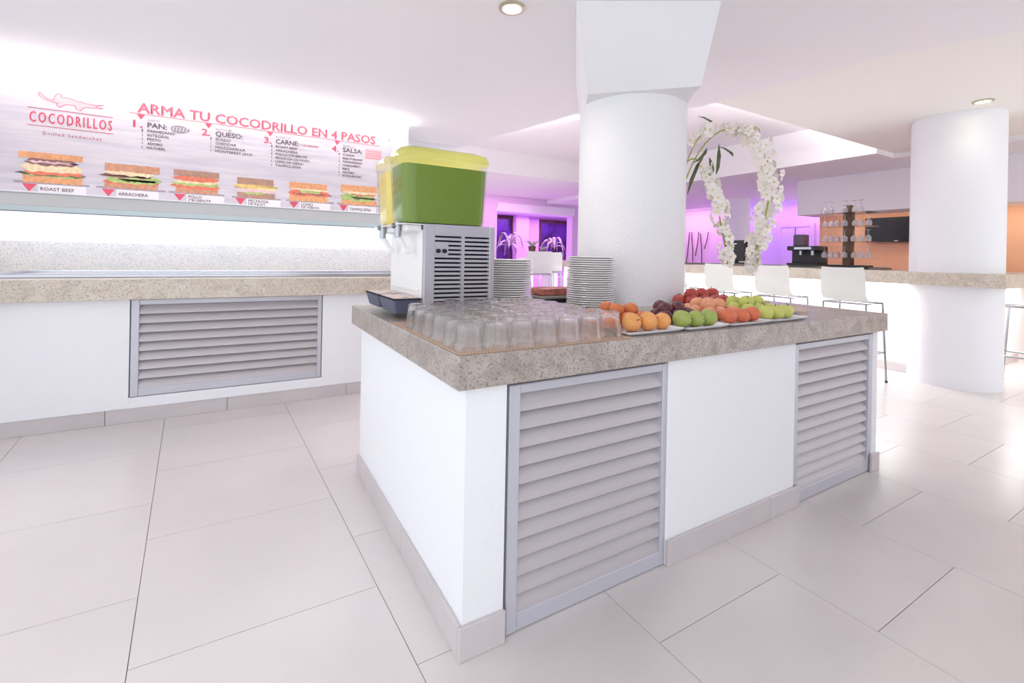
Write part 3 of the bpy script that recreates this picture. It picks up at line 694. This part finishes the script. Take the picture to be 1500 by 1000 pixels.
fm = {'peach': mat('peach_skin', (232, 180, 102), .5, c2=(216, 132, 84), scale=14, detail=2), 'apricot': mat('apricot_skin', (218, 136, 82), .5, c2=(196, 100, 64), scale=16),
      'plum': mat('plum_skin', (74, 34, 46), .3, c2=(112, 52, 60), scale=18), 'pear': mat('green_pear_skin', (150, 174, 88), .35, c2=(168, 152, 84), scale=9, mixlo=.45, mixhi=.75),
      'mango': mat('mango_skin', (220, 130, 88), .4, c2=(198, 92, 68), scale=12), 'nectarine': mat('nectarine_skin', (236, 190, 146), .45, c2=(206, 104, 78), scale=20, mixlo=.4, mixhi=.6),
      'apple_y': mat('yellow_apple_skin', (202, 206, 116), .35, c2=(190, 196, 96), scale=10), 'apple_r': mat('red_apple_skin', (168, 52, 52), .35, c2=(206, 112, 88), scale=16, mixlo=.45, mixhi=.75)}
def fruit_me(key, sx=1.0, sz=1.0, dimple=.12, pearish=0.0):
    bm = NB(); pr = []
    n = 12
    for i in range(n + 1):
        a = PI * i / n; z = -math.cos(a); r = math.sin(a)
        z2 = z * (1 - dimple * math.exp(-(r / .35) ** 2)); r *= 1 + pearish * (-z) * .25
        pr.append((max(r, 0), z2 * sz))
    pr[0] = (0, pr[0][1]); pr[-1] = (0, pr[-1][1])
    lathe(bm, pr, 18)
    for v in bm.verts: v.co.x *= sx
    return to_mesh(key, bm, fm[key], True, 80)
bm = NB(); tube(bm, [(0, 0, .82), (.04, .0, .98), (.1, .02, 1.12)], [.05, .04, .05], 6); stem_me = to_mesh('stem', bm, M['wood'], True)
FME = {'peach': fruit_me('peach', 1.05, .95), 'apricot': fruit_me('apricot', 1.0, .95), 'plum': fruit_me('plum', 1.05, .95, .06), 'pear': fruit_me('pear', 1.0, 1.08, .1, .5), 'mango': fruit_me('mango', 1.3, .95, .03),
       'nectarine': fruit_me('nectarine', 1, .93), 'apple_y': fruit_me('apple_y', 1.0, .95, .2, .2), 'apple_r': fruit_me('apple_r', 1.0, .92, .2)}
def fruit(key, name, cat, x, y, r, lb, grp, z=None, tilt=(0, 0, 0)):
    o = link(name, FME[key], None, (x, y, (.9075 + r * .93) if z is None else z)); o.scale = (r, r, r); o.rotation_euler = tilt
    tag(o, lb, cat, grp)
    if key in ('pear', 'apple_y', 'apple_r', 'peach'): link('stem', stem_me, o)
rt_ = lambda: (R.uniform(-.5, .5), R.uniform(-.5, .5), R.uniform(0, 6))
side = ['left', 'middle', 'right']
for i, (x, y, r) in enumerate([(.775, .105, .037), (.856, .097, .038), (.935, .097, .034)]):
    fruit('peach', 'peach', 'peach', x, y, r, 'yellow peach with red blush, %s of the front row on its platter' % side[i], 'peaches in the front row', tilt=(1.2, .3 * i, i))
for i, (x, y) in enumerate([(.755, .19), (.835, .185), (.915, .185), (.79, .275), (.875, .275), (.955, .28), (.78, .355), (.87, .36)]):
    up_ = i in (3, 5)
    fruit('apricot', 'apricot', 'apricot', x, y, .034, 'orange-red apricot %s behind the yellow peaches' % ['far left in the second row', 'in the middle of the second row', 'at the right of the second row', 'at the left of the third row', 'in the middle of the third row', 'at the right of the third row', 'at the left of the back row', 'at the right of the back row'][i], 'apricots behind the peaches', tilt=rt_())
for i, (x, y, z) in enumerate([(.815, .232, .972), (.895, .232, .972), (.835, .318, .972)]):
    fruit('apricot', 'apricot', 'apricot', x, y, .032, 'orange apricot lying on top of the pile, %s one' % ['left', 'right', 'rear'][i], 'apricots on top of the pile', z=z, tilt=rt_())
for i, (x, y, r) in enumerate([(1.05, .093, .037), (1.128, .085, .035), (1.205, .083, .036)]):
    fruit('pear', 'green_pear', 'pear', x, y, r, 'glossy green pear, %s of three in front of the plums' % side[i], 'green pears in the front row', tilt=((1.45, .2, .3), (1.5, 0, 0), (1.2, 1.2, .6))[i])
for i, (x, y, z) in enumerate([(1.045, .178, None), (1.115, .172, None), (1.19, .165, None), (1.245, .235, None), (1.07, .25, None), (1.14, .245, None), (1.21, .30, None), (1.085, .213, .968), (1.155, .207, .968), (1.222, .262, .966), (1.14, .29, .968)]):
    fruit('plum', 'plum', 'plum', x, y, .033, 'dark purple plum, %s of the heap behind the green pears' % ['lower left front', 'lower middle front', 'lower right front', 'lower far right', 'lower left rear', 'lower middle rear', 'lower right rear', 'upper left', 'upper middle', 'upper right', 'upper rear'][i], 'plums heaped behind the green pears', z=z, tilt=rt_())
for i, (x, y, r) in enumerate([(1.345, .085, .036), (1.44, .09, .034), (1.525, .09, .036)]):
    fruit('mango', 'mango', 'mango', x, y, r, 'orange-red mango, %s of three at the platter front' % side[i], 'mangoes in the front row', tilt=(0, .2, (.2, -.5, 1.0)[i]))
for i, (x, y, z) in enumerate([(1.335, .175, None), (1.42, .18, None), (1.51, .18, None), (1.35, .26, None), (1.435, .265, None), (1.525, .26, None), (1.40, .34, None), (1.5, .345, None), (1.383, .22, .972), (1.468, .222, .972), (1.415, .302, .972), (1.5, .302, .972)]):
    fruit('nectarine', 'nectarine', 'nectarine', x, y, .035, 'pale peach-coloured nectarine, %s of the heap behind the mangoes' % ['second row left', 'second row middle', 'second row right', 'third row left', 'third row middle', 'third row right', 'back row left', 'back row right', 'upper left', 'upper middle', 'upper rear', 'upper right'][i], 'nectarines heaped behind the mangoes', z=z, tilt=rt_())
for i, (x, y, r) in enumerate([(1.648, .098, .038), (1.728, .09, .037), (1.805, .092, .036), (1.872, .12, .034)]):
    fruit('apple_y', 'green_apple', 'apple', x, y, r, 'yellow-green apple, %s in the front row at the right-hand platter' % ['leftmost', 'second', 'third', 'rightmost'][i], 'green apples in the front row', tilt=rt_())
for i, (x, y, z) in enumerate([(1.65, .185, None), (1.735, .18, None), (1.82, .185, None), (1.66, .27, None), (1.75, .275, None), (1.84, .27, None), (1.70, .228, .977), (1.785, .228, .977), (1.75, .335, .968)]):
    fruit('apple_y', 'green_apple', 'apple', x, y, .037, 'yellow-green apple, %s of the heap behind the front apples' % ['lower left', 'lower middle', 'lower right', 'rear left', 'rear middle', 'rear right', 'upper left', 'upper right', 'upper rear'][i], 'green apples heaped behind', z=z, tilt=rt_())
for i, (x, y, z) in enumerate([(1.73, .58, None), (1.82, .57, None), (1.91, .57, None), (2.0, .575, None), (1.72, .665, None), (1.815, .67, None), (1.905, .66, None), (2.0, .66, None), (1.78, .49, None), (1.88, .49, None), (1.98, .49, None), (1.77, .62, .983), (1.865, .618, .983), (1.955, .618, .983)]):
    fruit('apple_r', 'red_apple', 'apple', x, y, .041, 'red apple, %s on the platter by the column' % ['middle row first', 'middle row second', 'middle row third', 'middle row fourth', 'back row first', 'back row second', 'back row third', 'back row fourth', 'front row left', 'front row middle', 'front row right', 'on top at left', 'on top in the middle', 'on top at right'][i], 'red apples beside the column', z=z, tilt=rt_())

# boards and tongs at the right end of the island
for i, (x, y, a, lb) in enumerate([(2.28, .36, .5, 'pale wooden serving board beside the green apples'), (2.42, .72, .3, 'pale wooden serving board at the rear right of the island')]):
    bm = NB(); loft(bm, [(rrect(-.2, .2, -.11, .11, .03), 0), (rrect(-.2, .2, -.11, .11, .03), .014)]); o = part('serving_board', bm, M['bamboo'], None, True, (x, y, .9002), a); tag(o, lb, 'board', 'wooden serving boards')
for i, (x, y, a, z, lb) in enumerate([(2.25, .38, .35, .915, 'steel serving tongs on the front wooden board'), (2.02, .16, .7, .9008, 'steel serving tongs lying on granite right of the apples'), (2.4, .74, .2, .915, 'steel serving tongs on the rear wooden board')]):
    t = thing('serving_tongs', lb, 'tongs', (x, y, z), a, 'steel serving tongs')
    for s in (-1, 1):
        bm = NB(); prism(bm, [(-.14, s * .004 - .004), (.14, s * .028 - .004), (.17, s * .028 - .004), (.17, s * .028 + .004), (.14, s * .028 + .004), (-.14, s * .004 + .004)], 0, .01); part('tong_arm', bm, M['steel'], t)

# ------------------------------------------------------------------ orchid arrangement
oc = thing('orchid_arrangement', 'tall vase of white orchids arching over behind the column', 'orchid', (2.33, 1.27, .9))
bm = NB(); lathe(bm, [(0, 0), (.05, 0), (.055, .05), (.045, .2), (.06, .36), (.056, .36), (.04, .2), (0, .19)], 24); part('vase', bm, M['china'], oc, True)
def bez(p0, p1, p2, p3, n):
    o = []
    for i in range(n + 1):
        t = i / n; o.append(tuple(((1 - t) ** 3) * a + 3 * (1 - t) ** 2 * t * b + 3 * (1 - t) * t * t * c + t ** 3 * d for a, b, c, d in zip(p0, p1, p2, p3)))
    return o
def flower_me(seed):
    rr = random.Random(seed); bm = NB()
    for k in range(5):
        a = 2 * PI * k / 5 + rr.uniform(-.15, .15); wd = .019 if k in (1, 4) else .013; ln = .038
        ca, sa = math.cos(a), math.sin(a)
        def q(u, v, h): return (u * ca - v * sa, u * sa + v * ca, h)
        vs = [bm.verts.new(q(.003, -.003, 0)), bm.verts.new(q(.003, .003, 0)), bm.verts.new(q(ln * .55, wd, .007)), bm.verts.new(q(ln * .55, -wd, .007)), bm.verts.new(q(ln * .9, wd * .6, .002)), bm.verts.new(q(ln * .9, -wd * .6, .002)), bm.verts.new(q(ln, 0, -.002)), bm.verts.new(q(ln * .55, 0, .002))]
        for f in ((0, 3, 7), (0, 7, 1), (1, 7, 2), (3, 5, 7), (7, 5, 4), (7, 4, 2), (5, 6, 4)): bm.faces.new([vs[i] for i in f])
    nf = len(bm.faces)
    lathe(bm, [(0, .012), (.005, .01), (.006, .004), (0, 0)], 6)
    for f in list(bm.faces)[nf:]: f.material_index = 1
    return to_mesh('flower', bm, [M['petal'], M['petal_c']], True, 80)
FL = [flower_me(s) for s in range(4)]
def spray(pts, r, f0, f1, n, wid, sc=(.7, 1.5)):
    bm = NB(); tube(bm, pts, r, 6); part('flower_stem', bm, M['stem'], oc, True)
    N = len(pts) - 1
    for k in range(n):
        t = f0 + (f1 - f0) * k / max(1, n - 1); fi = t * N; i = min(int(fi), N - 1); a, b = Vector(pts[i]), Vector(pts[i + 1]); p_ = a.lerp(b, fi - i)
        taper = .5 + .5 * math.sin(PI * min(1, max(0, (t - f0) / (f1 - f0) * .85 + .12)))
        ang = R.uniform(0, 2 * PI); off = Vector((math.cos(ang), math.sin(ang), R.uniform(-.3, .5))) * wid * taper * R.uniform(.25, 1.25)
        o = link('flower', R.choice(FL), oc, p_ + off)
        o.rotation_euler = off.to_track_quat('Z', 'Y').to_euler(); s = R.uniform(*sc); o.scale = (s, s, s)
# sprays are given in camera-plane style offsets along the island: local x to the right-back, z up
ux, uy = .862, -.506
def L3(s, d, z): return (ux * s + .506 * d, uy * s + .862 * d, z)
spray(bez(L3(0, 0, .3), L3(.0, 0, .95), L3(.1, -.05, 1.22), L3(.235, -.12, .95), 14) + bez(L3(.235, -.12, .95), L3(.29, -.14, .78), L3(.33, -.16, .5), L3(.375, -.18, .24), 12)[1:], .006, .5, .98, 62, .062)
spray(bez(L3(0, .02, .3), L3(.1, .05, 1.3), L3(.5, .0, 1.6), L3(.74, -.05, 1.0), 16) + bez(L3(.74, -.05, 1.0), L3(.76, -.05, .7), L3(.64, -.06, .45), L3(.6, -.06, .24), 12)[1:], .006, .34, 1.0, 120, .085)
spray(bez(L3(0, -.02, .3), L3(.0, -.1, .9), L3(.1, -.15, 1.2), L3(.2, -.2, 1.25), 12), .005, .72, 1.0, 14, .06)
for k, (s, z, a, b) in enumerate([(.16, .98, -.07, -.2), (.17, 1.05, .06, .08), (.31, 1.0, .01, .16), (.27, .98, -.02, .08), (.36, 1.12, .07, -.05), (.2, 1.35, .07, -.04)]):
    bm = NB(); c0 = Vector(L3(s - a * .6, -.1, z - b * .4)); c1 = Vector(L3(s + a * .4, -.12, z + b * .1)); c2 = Vector(L3(s + a, -.1, z + b))
    ring = []
    for p_, w2 in ((c0, .004), (c0.lerp(c1, .6), .014), (c1.lerp(c2, .4), .016), (c2, .002)): ring.append((bm.verts.new(p_ + Vector((w2 * .8, -w2 * .5, 0))), bm.verts.new(p_ + Vector((0, 0, w2 * .5))), bm.verts.new(p_ - Vector((w2 * .8, -w2 * .5, 0)))))
    for A_, B_ in zip(ring, ring[1:]):
        for i in range(2): bm.faces.new((A_[i], A_[i + 1], B_[i + 1], B_[i]))
    part('leaf', bm, M['leaf'], oc, True)

# ------------------------------------------------------------------ bar counter
br = thing('bar_counter', 'long white bar front glowing under its granite top', 'bar counter')
bm = NB(); box(bm, 5.75, 6.2, .62, 7.2, 0, .98); box(bm, 5.75, 8.3, .6, .8, 0, .98); part('bar_body', bm, M['plaster'], br)
skirting(br, [(.9 + .65 * i, .9 + .65 * (i + 1)) for i in range(9)], .1, .014, 'y', 5.75)
skirting(br, [(5.95, 6.6), (6.6, 7.25), (7.25, 7.9)], .1, .014, 'x', .6)
bm = NB(); box(bm, 5.70, 5.745, .95, 7.1, .955, .979); part('led_strip', bm, M['led'], br)
bm = NB(); box(bm, 5.27, 6.25, .11, 7.25, .985, 1.11, .006); box(bm, 6.26, 8.3, .11, .85, .985, 1.11, .006)
tag(part('bar_worktop', bm, M['granite_lt']), 'pale granite bar top running past the far column', 'bar top')
area('bar_light', (5.52, 4.0, .975), (0, 0, 0), .3, 6.0, 55, (.97, 1, .98))
area('bar_end_light', (6.9, .35, .975), (0, 0, 0), 2.0, .3, 12, (.97, 1, .98))
bm = NB(); box(bm, 6.0, 6.24, 1.3, 7.2, 1.1102, 1.14, .003, 1)
tag(part('bar_ledge', bm, mat('ledge_grey', (112, 104, 104), .2)), 'dark grey raised ledge along the inner edge of the bar', 'ledge')

# ------------------------------------------------------------------ bar stools (seat faces +x in local space)
def make_stool(lb):
    t = thing('bar_stool', lb, 'bar stool', (0, 0, 0), 0, 'white shell bar stools')
    bm = NB(); prof = [(.2, .82), (.1, .808), (-.08, .806), (-.16, .82), (-.2, .87), (-.215, .97), (-.225, 1.08), (-.228, 1.14)]
    rings = []
    for k, (x, z) in enumerate(prof):
        t_ = .006; hw = .2 if 1 <= k <= 6 else .185
        rings.append([bm.verts.new((x, -hw, z + .006)), bm.verts.new((x + (.004 if k > 3 else 0), -hw * .5, z)), bm.verts.new((x + (.004 if k > 3 else 0), hw * .5, z)), bm.verts.new((x, hw, z + .006))])
    for A_, B_ in zip(rings, rings[1:]):
        for i in range(3): bm.faces.new((A_[i], A_[i + 1], B_[i + 1], B_[i]))
    g = bmesh.ops.solidify(bm, geom=list(bm.faces), thickness=.012)
    part('seat_shell', bm, M['stool_shell'], t, True)
    for sx in (1, -1):
        for sy in (1, -1):
            bm = NB(); tube(bm, [(sx * .17, sy * .19, .79), (sx * .215, sy * .215, .012)], .010, 8); lg = part('leg', bm, M['chrome'], t, True)
            bm = NB(); lathe(bm, [(0, 0), (.014, 0), (.013, .02), (0, .02)], 8, (sx * .216, sy * .216, 0)); part('foot_cap', bm, M['black'], lg)
    bm = NB(); tube(bm, [(.17, .19, .79), (.17, -.19, .79), (-.17, -.19, .79), (-.17, .19, .79), (.17, .19, .79)], .010, 8); part('seat_frame', bm, M['chrome'], t, True)
    bm = NB(); k = .2; tube(bm, [(k, k, .30), (k, -k, .30), (-k, -k, .30), (-k, k, .30), (k, k, .30)], .009, 8); part('footrest', bm, M['chrome'], t, True)
    return t
st0 = make_stool('white bar stool at the bar nearest the far column')
st0.location = (4.83, 1.10, 0)
copy_tree(st0, (4.83, 1.81, 0), 0, 'second white bar stool along the bar counting from the far column')
copy_tree(st0, (4.83, 2.48, 0), 0, 'third white bar stool along the bar, behind the orchid sprays')
copy_tree(st0, (4.83, 3.17, 0), 0, 'white bar stool at the bar right behind the thick column edge')
copy_tree(st0, (6.17, .16, 0), PI / 2, 'white bar stool at the bar end beyond the far column')
copy_tree(st0, (4.0, 5.6, 0), 1.04, 'white high stool seen between the plate stacks, left one', (1.12, 1.12, 1.12))
copy_tree(st0, (4.85, 6.45, 0), 1.0, 'white high stool seen between the plate stacks, right one', (1.12, 1.12, 1.12))

# high table with planters in the background
ht = thing('high_table', 'white high table with slab legs in front of the lounge', 'table', (5.3, 7.7, 0))
bm = NB(); box(bm, -.3, .5, -.3, .3, 1.10, 1.16, .004, 1); part('table_top', bm, M['white_plastic'], ht)
for x in (-.25, .42):
    bm = NB(); box(bm, x - .04, x + .04, -.26, .26, 0, 1.0999); part('leg', bm, M['white_plastic'], ht)
bm = NB(); box(bm, -.21, .379, -.02, .02, .95, 1.0); part('stretcher', bm, M['white_plastic'], ht)
for x, y, z, s, mt, lb in [(5.15, 7.6, 1.1603, 1.0, 'wood', 'dark brown tapered vase on the white high table'), (5.55, 7.75, 1.1603, .7, 'mauve', 'small mauve pot on the white high table')]:
    v = thing('table_vase', lb, 'vase', (x, y, z)); bm = NB(); lathe(bm, [(0, 0), (.05 * s, 0), (.09 * s, .26 * s), (.08 * s, .26 * s), (.045 * s, .02), (0, .02)], 20); part('pot', bm, M[mt], v, True)
    for k in range(7):
        a = k * .9; bm = NB(); tube(bm, bez((0, 0, .1 * s), (.02, 0, .3 * s), (.1 * s * math.cos(a), .1 * s * math.sin(a), .4 * s), (.2 * s * math.cos(a), .2 * s * math.sin(a), .36 * s), 6), [.004, .012, .018, .018, .014, .008, .002], 4); part('leaf', bm, M['palmleaf'], v)

# lounge palms and bench
def palm(x, y, h, n, lb, seed):
    rr = random.Random(seed); t = thing('potted_palm', lb, 'palm', (x, y, 0), group='palms in the purple lounge')
    bm = NB(); lathe(bm, [(0, 0), (.14, 0), (.2, .5), (.17, .5), (0, .45)], 20); part('pot', bm, M['wood'], t, True)
    bm = NB(); tube(bm, [(0, 0, .44), (.02, 0, h * .5), (0, .02, h * .72)], [.04, .03, .025], 8); part('trunk', bm, M['wood'], t, True)
    for k in range(n):
        a = 2 * PI * k / n + rr.uniform(-.2, .2); l = h * rr.uniform(.18, .27); z = h * .72; e = rr.uniform(.05, .34) * h
        pts = bez((0, 0, z), (l * .3 * math.cos(a), l * .3 * math.sin(a), z + e), (l * .8 * math.cos(a), l * .8 * math.sin(a), z + e), (l * math.cos(a), l * math.sin(a), z - .1 * h * rr.uniform(0, 2)), 7)
        bm = NB(); s = Vector((-math.sin(a), math.cos(a), 0)); ring = []
        for i, p_ in enumerate(pts):
            w2 = .055 * math.sin(PI * (i + .4) / 7.6); p_ = Vector(p_); ring.append((bm.verts.new(p_ + s * w2 - Vector((0, 0, w2 * .5))), bm.verts.new(p_), bm.verts.new(p_ - s * w2 - Vector((0, 0, w2 * .5)))))
        for A_, B_ in zip(ring, ring[1:]):
            for i in range(2): bm.faces.new((A_[i], A_[i + 1], B_[i + 1], B_[i]))
        part('leaf', bm, M['palmleaf'], t, True)
palm(7.3, 12.35, 2.1, 14, 'pale-leaved potted palm before the left lounge window', 1)
palm(9.0, 12.2, 2.1, 12, 'pale potted palm at the left side of the wide lounge window', 2)
palm(10.2, 12.2, 2.1, 16, 'pale potted palm at the right side of the wide lounge window', 3)
bq = thing('lounge_bench', 'lilac upholstered bench in front of the lounge pillar', 'bench', (8.1, 11.0, 0))
bm = NB(); box(bm, -.5, .5, -.3, .3, .1, .55, .03); part('seat_block', bm, M['purple_wall'], bq)
bm = NB(); box(bm, -.5, .5, .3, .45, .1, 1.05, .03); part('backrest', bm, M['purple_wall'], bq)

# ------------------------------------------------------------------ bar equipment
tv = thing('television', 'black flat television hung on the orange bar wall', 'television', (8.36, 2.02, 1.72))
bm = NB(); box(bm, -.03, .03, -.58, .43, -.19, .2, .008); part('casing', bm, M['blackgloss'], tv)
bm = NB(); box(bm, -.034, -.0301, -.55, .40, -.15, .17); part('screen', bm, M['blackgloss'], tv)
bm = NB(); box(bm, .031, .09, -.1, .1, -.08, .08); part('wall_bracket', bm, M['black'], tv)
bm = NB(); box(bm, -.034, -.031, -.02, .03, -.178, -.168); part('maker_mark', bm, M['white_plastic'], tv)
rk = thing('glass_rack', 'dark post rack with clear tiers of glasses on the bar', 'rack', (6.0, 1.66, 1.1402))
bm = NB(); box(bm, -.12, .12, -.22, .22, 0, .02, .003, 1); part('base', bm, M['black'], rk)
bm = NB(); box(bm, -.05, .05, -.045, .045, .0201, .76, .004, 1); part('post', bm, M['wood'], rk)
tiers = [.1, .3, .49, .66]
for z in tiers:
    bm = NB(); box(bm, -.14, .14, -.27, .27, z, z + .008); part('shelf', bm, M['bowl_clear'], rk)
bm = NB(); lathe(bm, [(0, 0), (.03, 0), (.031, .002), (.004, .006), (.004, .06), (.02, .07), (.034, .1), (.03, .14), (.027, .14), (.03, .1), (.018, .075), (0, .07)], 14)
for v in bm.verts: v.co.z = .14 - v.co.z
wg = to_mesh('stem_glass', bm, M['glass_small'], True, 60)
for ti, z in enumerate(tiers):
    for k in range(6):
        yy = (-.24, -.165, -.09, .09, .165, .24)[k]
        if ti == 3 and k in (0, 3): continue
        for fr_ in (0,):
            o = link('stem_glass', wg, None, (6.0 - .075 + R.uniform(-.02, .02), 1.66 + yy, 1.1402 + z + .0082))
            tag(o, 'upturned stem glass on the %s rack tier, %s from the right' % (['lowest', 'second', 'third', 'top'][ti], ORD[k]), 'stem glass', 'stem glasses on the bar rack')
        if k == 2:
            o = link('stem_glass', wg, None, (6.0 - .1, 1.66, 1.1402 + z + .0082)); tag(o, 'upturned stem glass in front of the post on the %s rack tier' % ['lowest', 'second', 'third', 'top'][ti], 'stem glass', 'stem glasses on the bar rack')
cf = thing('coffee_machine', 'black coffee machine with hopper on the bar', 'coffee machine', (6.1, 2.2, 1.1402))
bm = NB(); box(bm, -.13, .13, -.2, .2, 0, .03, .004, 1); box(bm, 0, .13, -.2, .2, .03, .2, .006); box(bm, -.13, .13, -.2, .2, .2, .26, .01); part('body', bm, M['black'], cf)
bm = NB(); box(bm, -.05, .09, .02, .16, .2605, .42, .01); part('hopper', bm, mat('hopper_smoke', (70, 58, 76), .2), cf)
bm = NB(); box(bm, -.134, -.1301, -.12, .1, .215, .245); part('display', bm, M['steel'], cf)
for y in (-.1, .05):
    bm = NB(); tube(bm, [(-.06, y, .2), (-.06, y, .14)], .02, 10); part('spout', bm, M['chrome'], cf, True)
mn = thing('bar_monitor', 'black point-of-sale monitor on the bar behind the orchid', 'monitor', (6.1, 3.24, 1.1402))
bm = NB(); box(bm, -.1, .1, -.14, .14, 0, .02, .003, 1); part('base', bm, M['black'], mn)
bm = NB(); box(bm, -.02, .02, -.03, .03, .0201, .1); part('neck', bm, M['black'], mn)
bm = NB(); box(bm, -.05, .03, -.17, .17, .04, .36, .008); part('screen_back', bm, M['black'], mn)
bm = NB(); box(bm, -.0535, -.0502, -.04, .02, .3, .312); part('maker_plate', bm, M['steel'], mn)
sc_ = thing('wall_sticks', 'thin dark crossed metal rods decorating the pink wall', 'wall art', (10.94, 7.98, 1.2))
for k, (a, b) in enumerate([((-.5, -.3), (-.42, .75)), ((-.3, 0), (-.38, .8)), ((-.15, -.3), (-.02, .8)), ((.05, .8), (.12, -.2)), ((.2, .1), (.3, .8)), ((.42, -.25), (.36, .75)), ((.5, .3), (.62, .78))]):
    bm = NB(); tube(bm, [(0, -a[0], a[1]), (.02, -(a[0] + b[0]) / 2, (a[1] + b[1]) / 2), (0, -b[0], b[1])], .013, 6); part('rod', bm, M['wood'], sc_, True)

# ------------------------------------------------------------------ coloured room lights
area('lounge_purple', (7.5, 11.3, 2.55), (0, 0, 0), 5, 2.5, 170, (.72, .32, 1.0))
area('lounge_wash', (4.6, 8.2, 2.5), (math.radians(25), 0, 0), 2.4, .2, 12, (1, .35, .9))
area('far_pink', (10.3, 7.7, 2.55), (0, math.radians(-25), 0), .2, 1.6, 16, (1, .5, .82))
area('far_violet', (10.5, 5.6, 2.55), (0, math.radians(-15), 0), .2, 1.3, 18, (.25, .15, 1.0))
area('far_magenta', (10.6, 4.4, 2.55), (0, math.radians(-15), 0), .2, .8, 8, (.7, .3, 1.0))
area('bar_warm', (8.1, 1.2, 1.98), (0, math.radians(-20), 0), .2, 3.2, 8, (1, .84, .7))
area('recess_cove', (2.75, 3.4, 2.8), (PI, 0, math.radians(20)), .12, 3.4, 48, (1, .99, .98))
area('recess_cove_side', (4.8, 1.75, 2.86), (PI, 0, 0), 3.4, .12, 48, (1, .99, .98))
